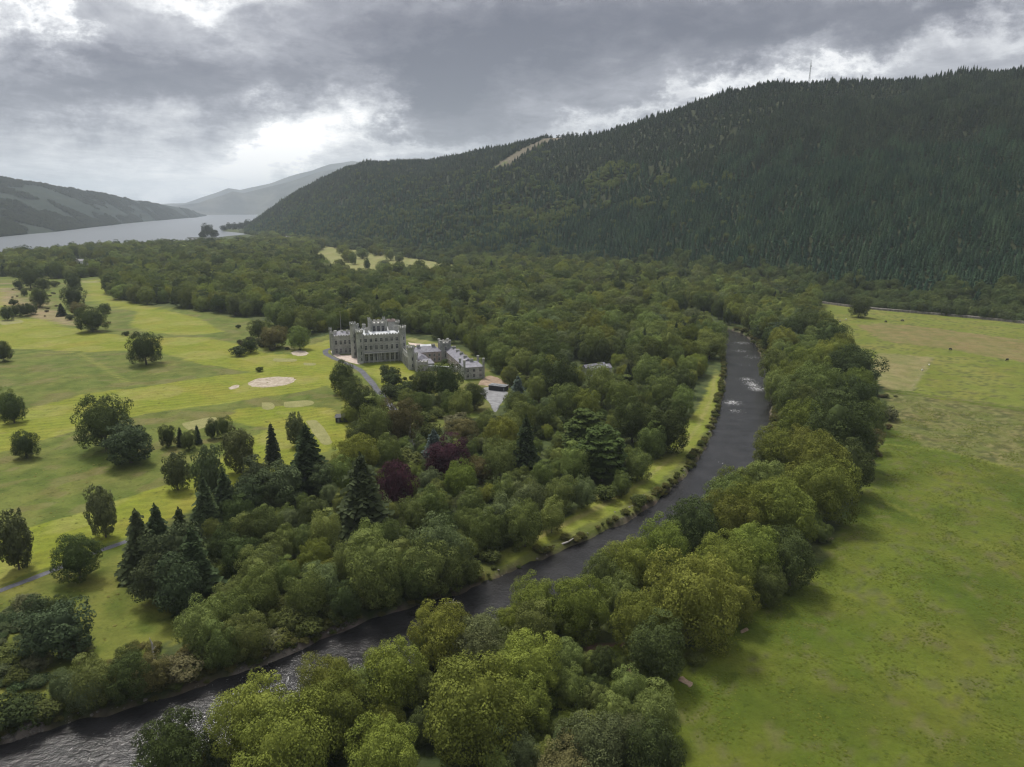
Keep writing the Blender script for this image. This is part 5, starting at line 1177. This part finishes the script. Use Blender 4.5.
# mast on the ridge
t, z = aY(809, 84, 1680); ms = empty('mast', (t * 1680, 1680, z)); tag(ms, 'thin steel mast standing on the long wooded ridge', 'mast')
m = MB()
for a in (0, 2.094, 4.189): m.tube([(2.2 * math.cos(a), 2.2 * math.sin(a), -6), (.6 * math.cos(a), .6 * math.sin(a), 44)], [.35, .22], 5)
for k in range(9):
    zz0 = k * 5; r0 = 2.0 - .14 * k; m.tube([(r0 * math.cos(0), 0, zz0), (r0 * math.cos(2.094), r0 * math.sin(2.094), zz0 + 5)], [.15, .15], 4); m.tube([(r0 * math.cos(2.094), r0 * math.sin(2.094), zz0), (r0 * math.cos(4.189), r0 * math.sin(4.189), zz0 + 5)], [.15, .15], 4)
m.build('lattice', M['steel'], ms); m = MB(); m.cyl(0, 0, .5, 44, 50, 8, .2); m.cyl(1.2, 0, 1.1, 36, 38.5, 8); m.build('aerial', M['steel'], ms)
# driftwood, stump, pale monument
g = G(566, 543, -.2); m = MB(); m.tube([(-3.6, -1.5, .1), (-1.2, -.5, .7), (1.4, .6, 1.1), (4.0, 2.2, 2.2)], [.55, .5, .42, .2], 8); m.tube([(1.4, .6, 1.1), (2.0, -.6, 2.0), (2.2, -1.6, 2.9)], [.25, .18, .08], 6); m.tube([(-3.6, -1.5, .1), (-4.6, -1.0, .9)], [.4, .15], 6); m.tube([(-3.6, -1.5, .1), (-4.4, -2.4, .5)], [.4, .12], 6)
dl_ = m.build('driftwood_log', M['wood_dead'], None, (g[0], g[1], -.6)); dl_.scale = (.65, .65, .65)
tag(dl_, 'bleached driftwood log stranded on the left river bank', 'log')
g = G(452, 604, -1.4); m = MB(); m.tube([(-2, 0, .1), (0, .3, .4), (2.4, .2, .5)], [.3, .28, .12], 7); m.tube([(0, .3, .4), (.6, 1.2, 1.2)], [.15, .05], 5)
tag(m.build('driftwood_log', M['wood_dead'], None, (g[0], g[1], -1.5)), 'short pale driftwood branch lying at the water below the wood', 'log')
g = at_ground(155, 662); m = MB(); m.tube([(0, 0, -.3), (-.2, 0, 2.5), (-.1, .1, 5.2), (-.5, 0, 7.0)], [.38, .28, .2, .06], 8); m.tube([(-.2, 0, 3.4), (.6, .2, 4.6)], [.14, .05], 5)
tag(m.build('dead_tree', M['wood_dead'], None, g), 'bare bleached dead trunk standing on the lower left bank', 'dead tree')
mo = empty('monument', at_ground(410.5, 446)); tag(mo, 'small pale stone monument among the trees below the castle', 'monument')
m = MB(); m.box(-1.6, 1.6, -1.6, 1.6, -.3, 1.0); m.box(-1.1, 1.1, -1.1, 1.1, 1.0, 3.6); m.build('plinth', M['stone_pale'], mo)
m = MB(); m.cyl(0, 0, .75, 3.6, 9.5, 8, .3); m.cyl(0, 0, .55, 9.5, 10.4, 8, .2); m.build('shaft', M['stone_pale'], mo)
# grazing animals of the far meadow: one skinned body each
def beast(name, mat, L, hgt, girth):
    nodes = {'hip': (-.42, 0, .74), 'mid': (0, 0, .72), 'sho': (.40, 0, .76), 'neck': (.60, 0, .62), 'head': (.78, 0, .36), 'muz': (.90, 0, .20), 'tail': (-.56, 0, .70), 'tail2': (-.60, 0, .38)}
    E_ = [('hip', 'mid'), ('mid', 'sho'), ('sho', 'neck'), ('neck', 'head'), ('head', 'muz'), ('hip', 'tail'), ('tail', 'tail2')]
    Rr = {'hip': .22, 'mid': .26, 'sho': .22, 'neck': .13, 'head': .11, 'muz': .06, 'tail': .04, 'tail2': .03}
    for s_, sy in (('a', .14), ('b', -.14)):
        for nm, x, bend in (('f', .36, -.02), ('r', -.42, .05)):
            k1, k2, k3 = nm + s_ + '1', nm + s_ + '2', nm + s_ + '3'; nodes[k1] = (x + .02, sy, .56); nodes[k2] = (x - bend, sy, .28); nodes[k3] = (x, sy, .0)
            E_ += [('sho' if nm == 'f' else 'hip', k1), (k1, k2), (k2, k3)]; Rr[k1] = .09; Rr[k2] = .05; Rr[k3] = .045
    for s_, sy in (('ea', .12), ('eb', -.12)): nodes[s_] = (.74, sy, .46); E_.append(('head', s_)); Rr[s_] = .03
    ks = list(nodes); m = MB()
    for a, b in E_: m.tube([Vector(nodes[a]) * L * .8, (Vector(nodes[a]) + Vector(nodes[b])) * .4 * L, Vector(nodes[b]) * L * .8], [Rr[a] * girth * L * .8, (Rr[a] + Rr[b]) * .5 * girth * L * .8, Rr[b] * girth * L * .8], 8)
    me = m.mesh(name, mat); o = bpy.data.objects.new('tmp', me); COL.objects.link(o)
    md = o.modifiers.new('r', 'REMESH'); md.mode = 'VOXEL'; md.voxel_size = .05 * L; md.use_smooth_shade = True
    dg = bpy.context.evaluated_depsgraph_get(); me2 = bpy.data.meshes.new_from_object(o.evaluated_get(dg)); bpy.data.objects.remove(o)
    me2.name = name; return me2
cow = beast('cow', M['cow'], 2.5, 1.4, 1.25); sheep = beast('sheep', M['wool'], 1.5, .8, 1.5)
for (px, py, a, lab) in [(885.5, 322.5, 20, 'dark grazing cow below the small bush by the stone wall'), (902.5, 321.5, 150, 'dark grazing cow just beyond the first, towards the wall bush'),
                         (950, 350.5, 10, 'dark cow alone on the brown strip of the far meadow'), (1007, 361, 200, 'dark cow standing at the lower edge of the brown strip')]:
    o = link('cow', cow, None, at_ground(px, py)); o.rotation_euler = (0, 0, R(a)); tag(o, lab, 'cow', 'cattle in the far meadow')
for (px, py, a, lab) in [(840, 321.5, 30, 'white sheep nearest the riverside trees below the solitary tree'), (846, 320, 190, 'white sheep just beyond its neighbour below the solitary tree'), (929, 366, 80, 'white sheep at the corner of the tan mown patch'), (922, 371, 30, 'white sheep along the edge of the tan mown patch')]:
    o = link('sheep', sheep, None, at_ground(px, py)); o.rotation_euler = (0, 0, R(a)); tag(o, lab, 'sheep', 'sheep in the far meadow')

# ------------------------------------------------------------------ air: one even haze round the whole scene
if HAZE:
    hzm = bpy.data.materials.new('haze_air'); hzm.use_nodes = True; t = hzm.node_tree; t.nodes.clear(); N = NT(t)
    pv = N.n('ShaderNodeVolumePrincipled', {'Color': (.80, .89, 1.0, 1), 'Density': HAZE, 'Anisotropy': 0.0})
    N.n('ShaderNodeOutputMaterial', {'Volume': pv.outputs[0]})
    m = MB(); m.box(-31500, 34500, -7000, 33500, -9, 1180); hz = m.build('haze', hzm); hz['kind'] = 'stuff'; tag(hz, 'pale even haze filling the valley air', 'haze')
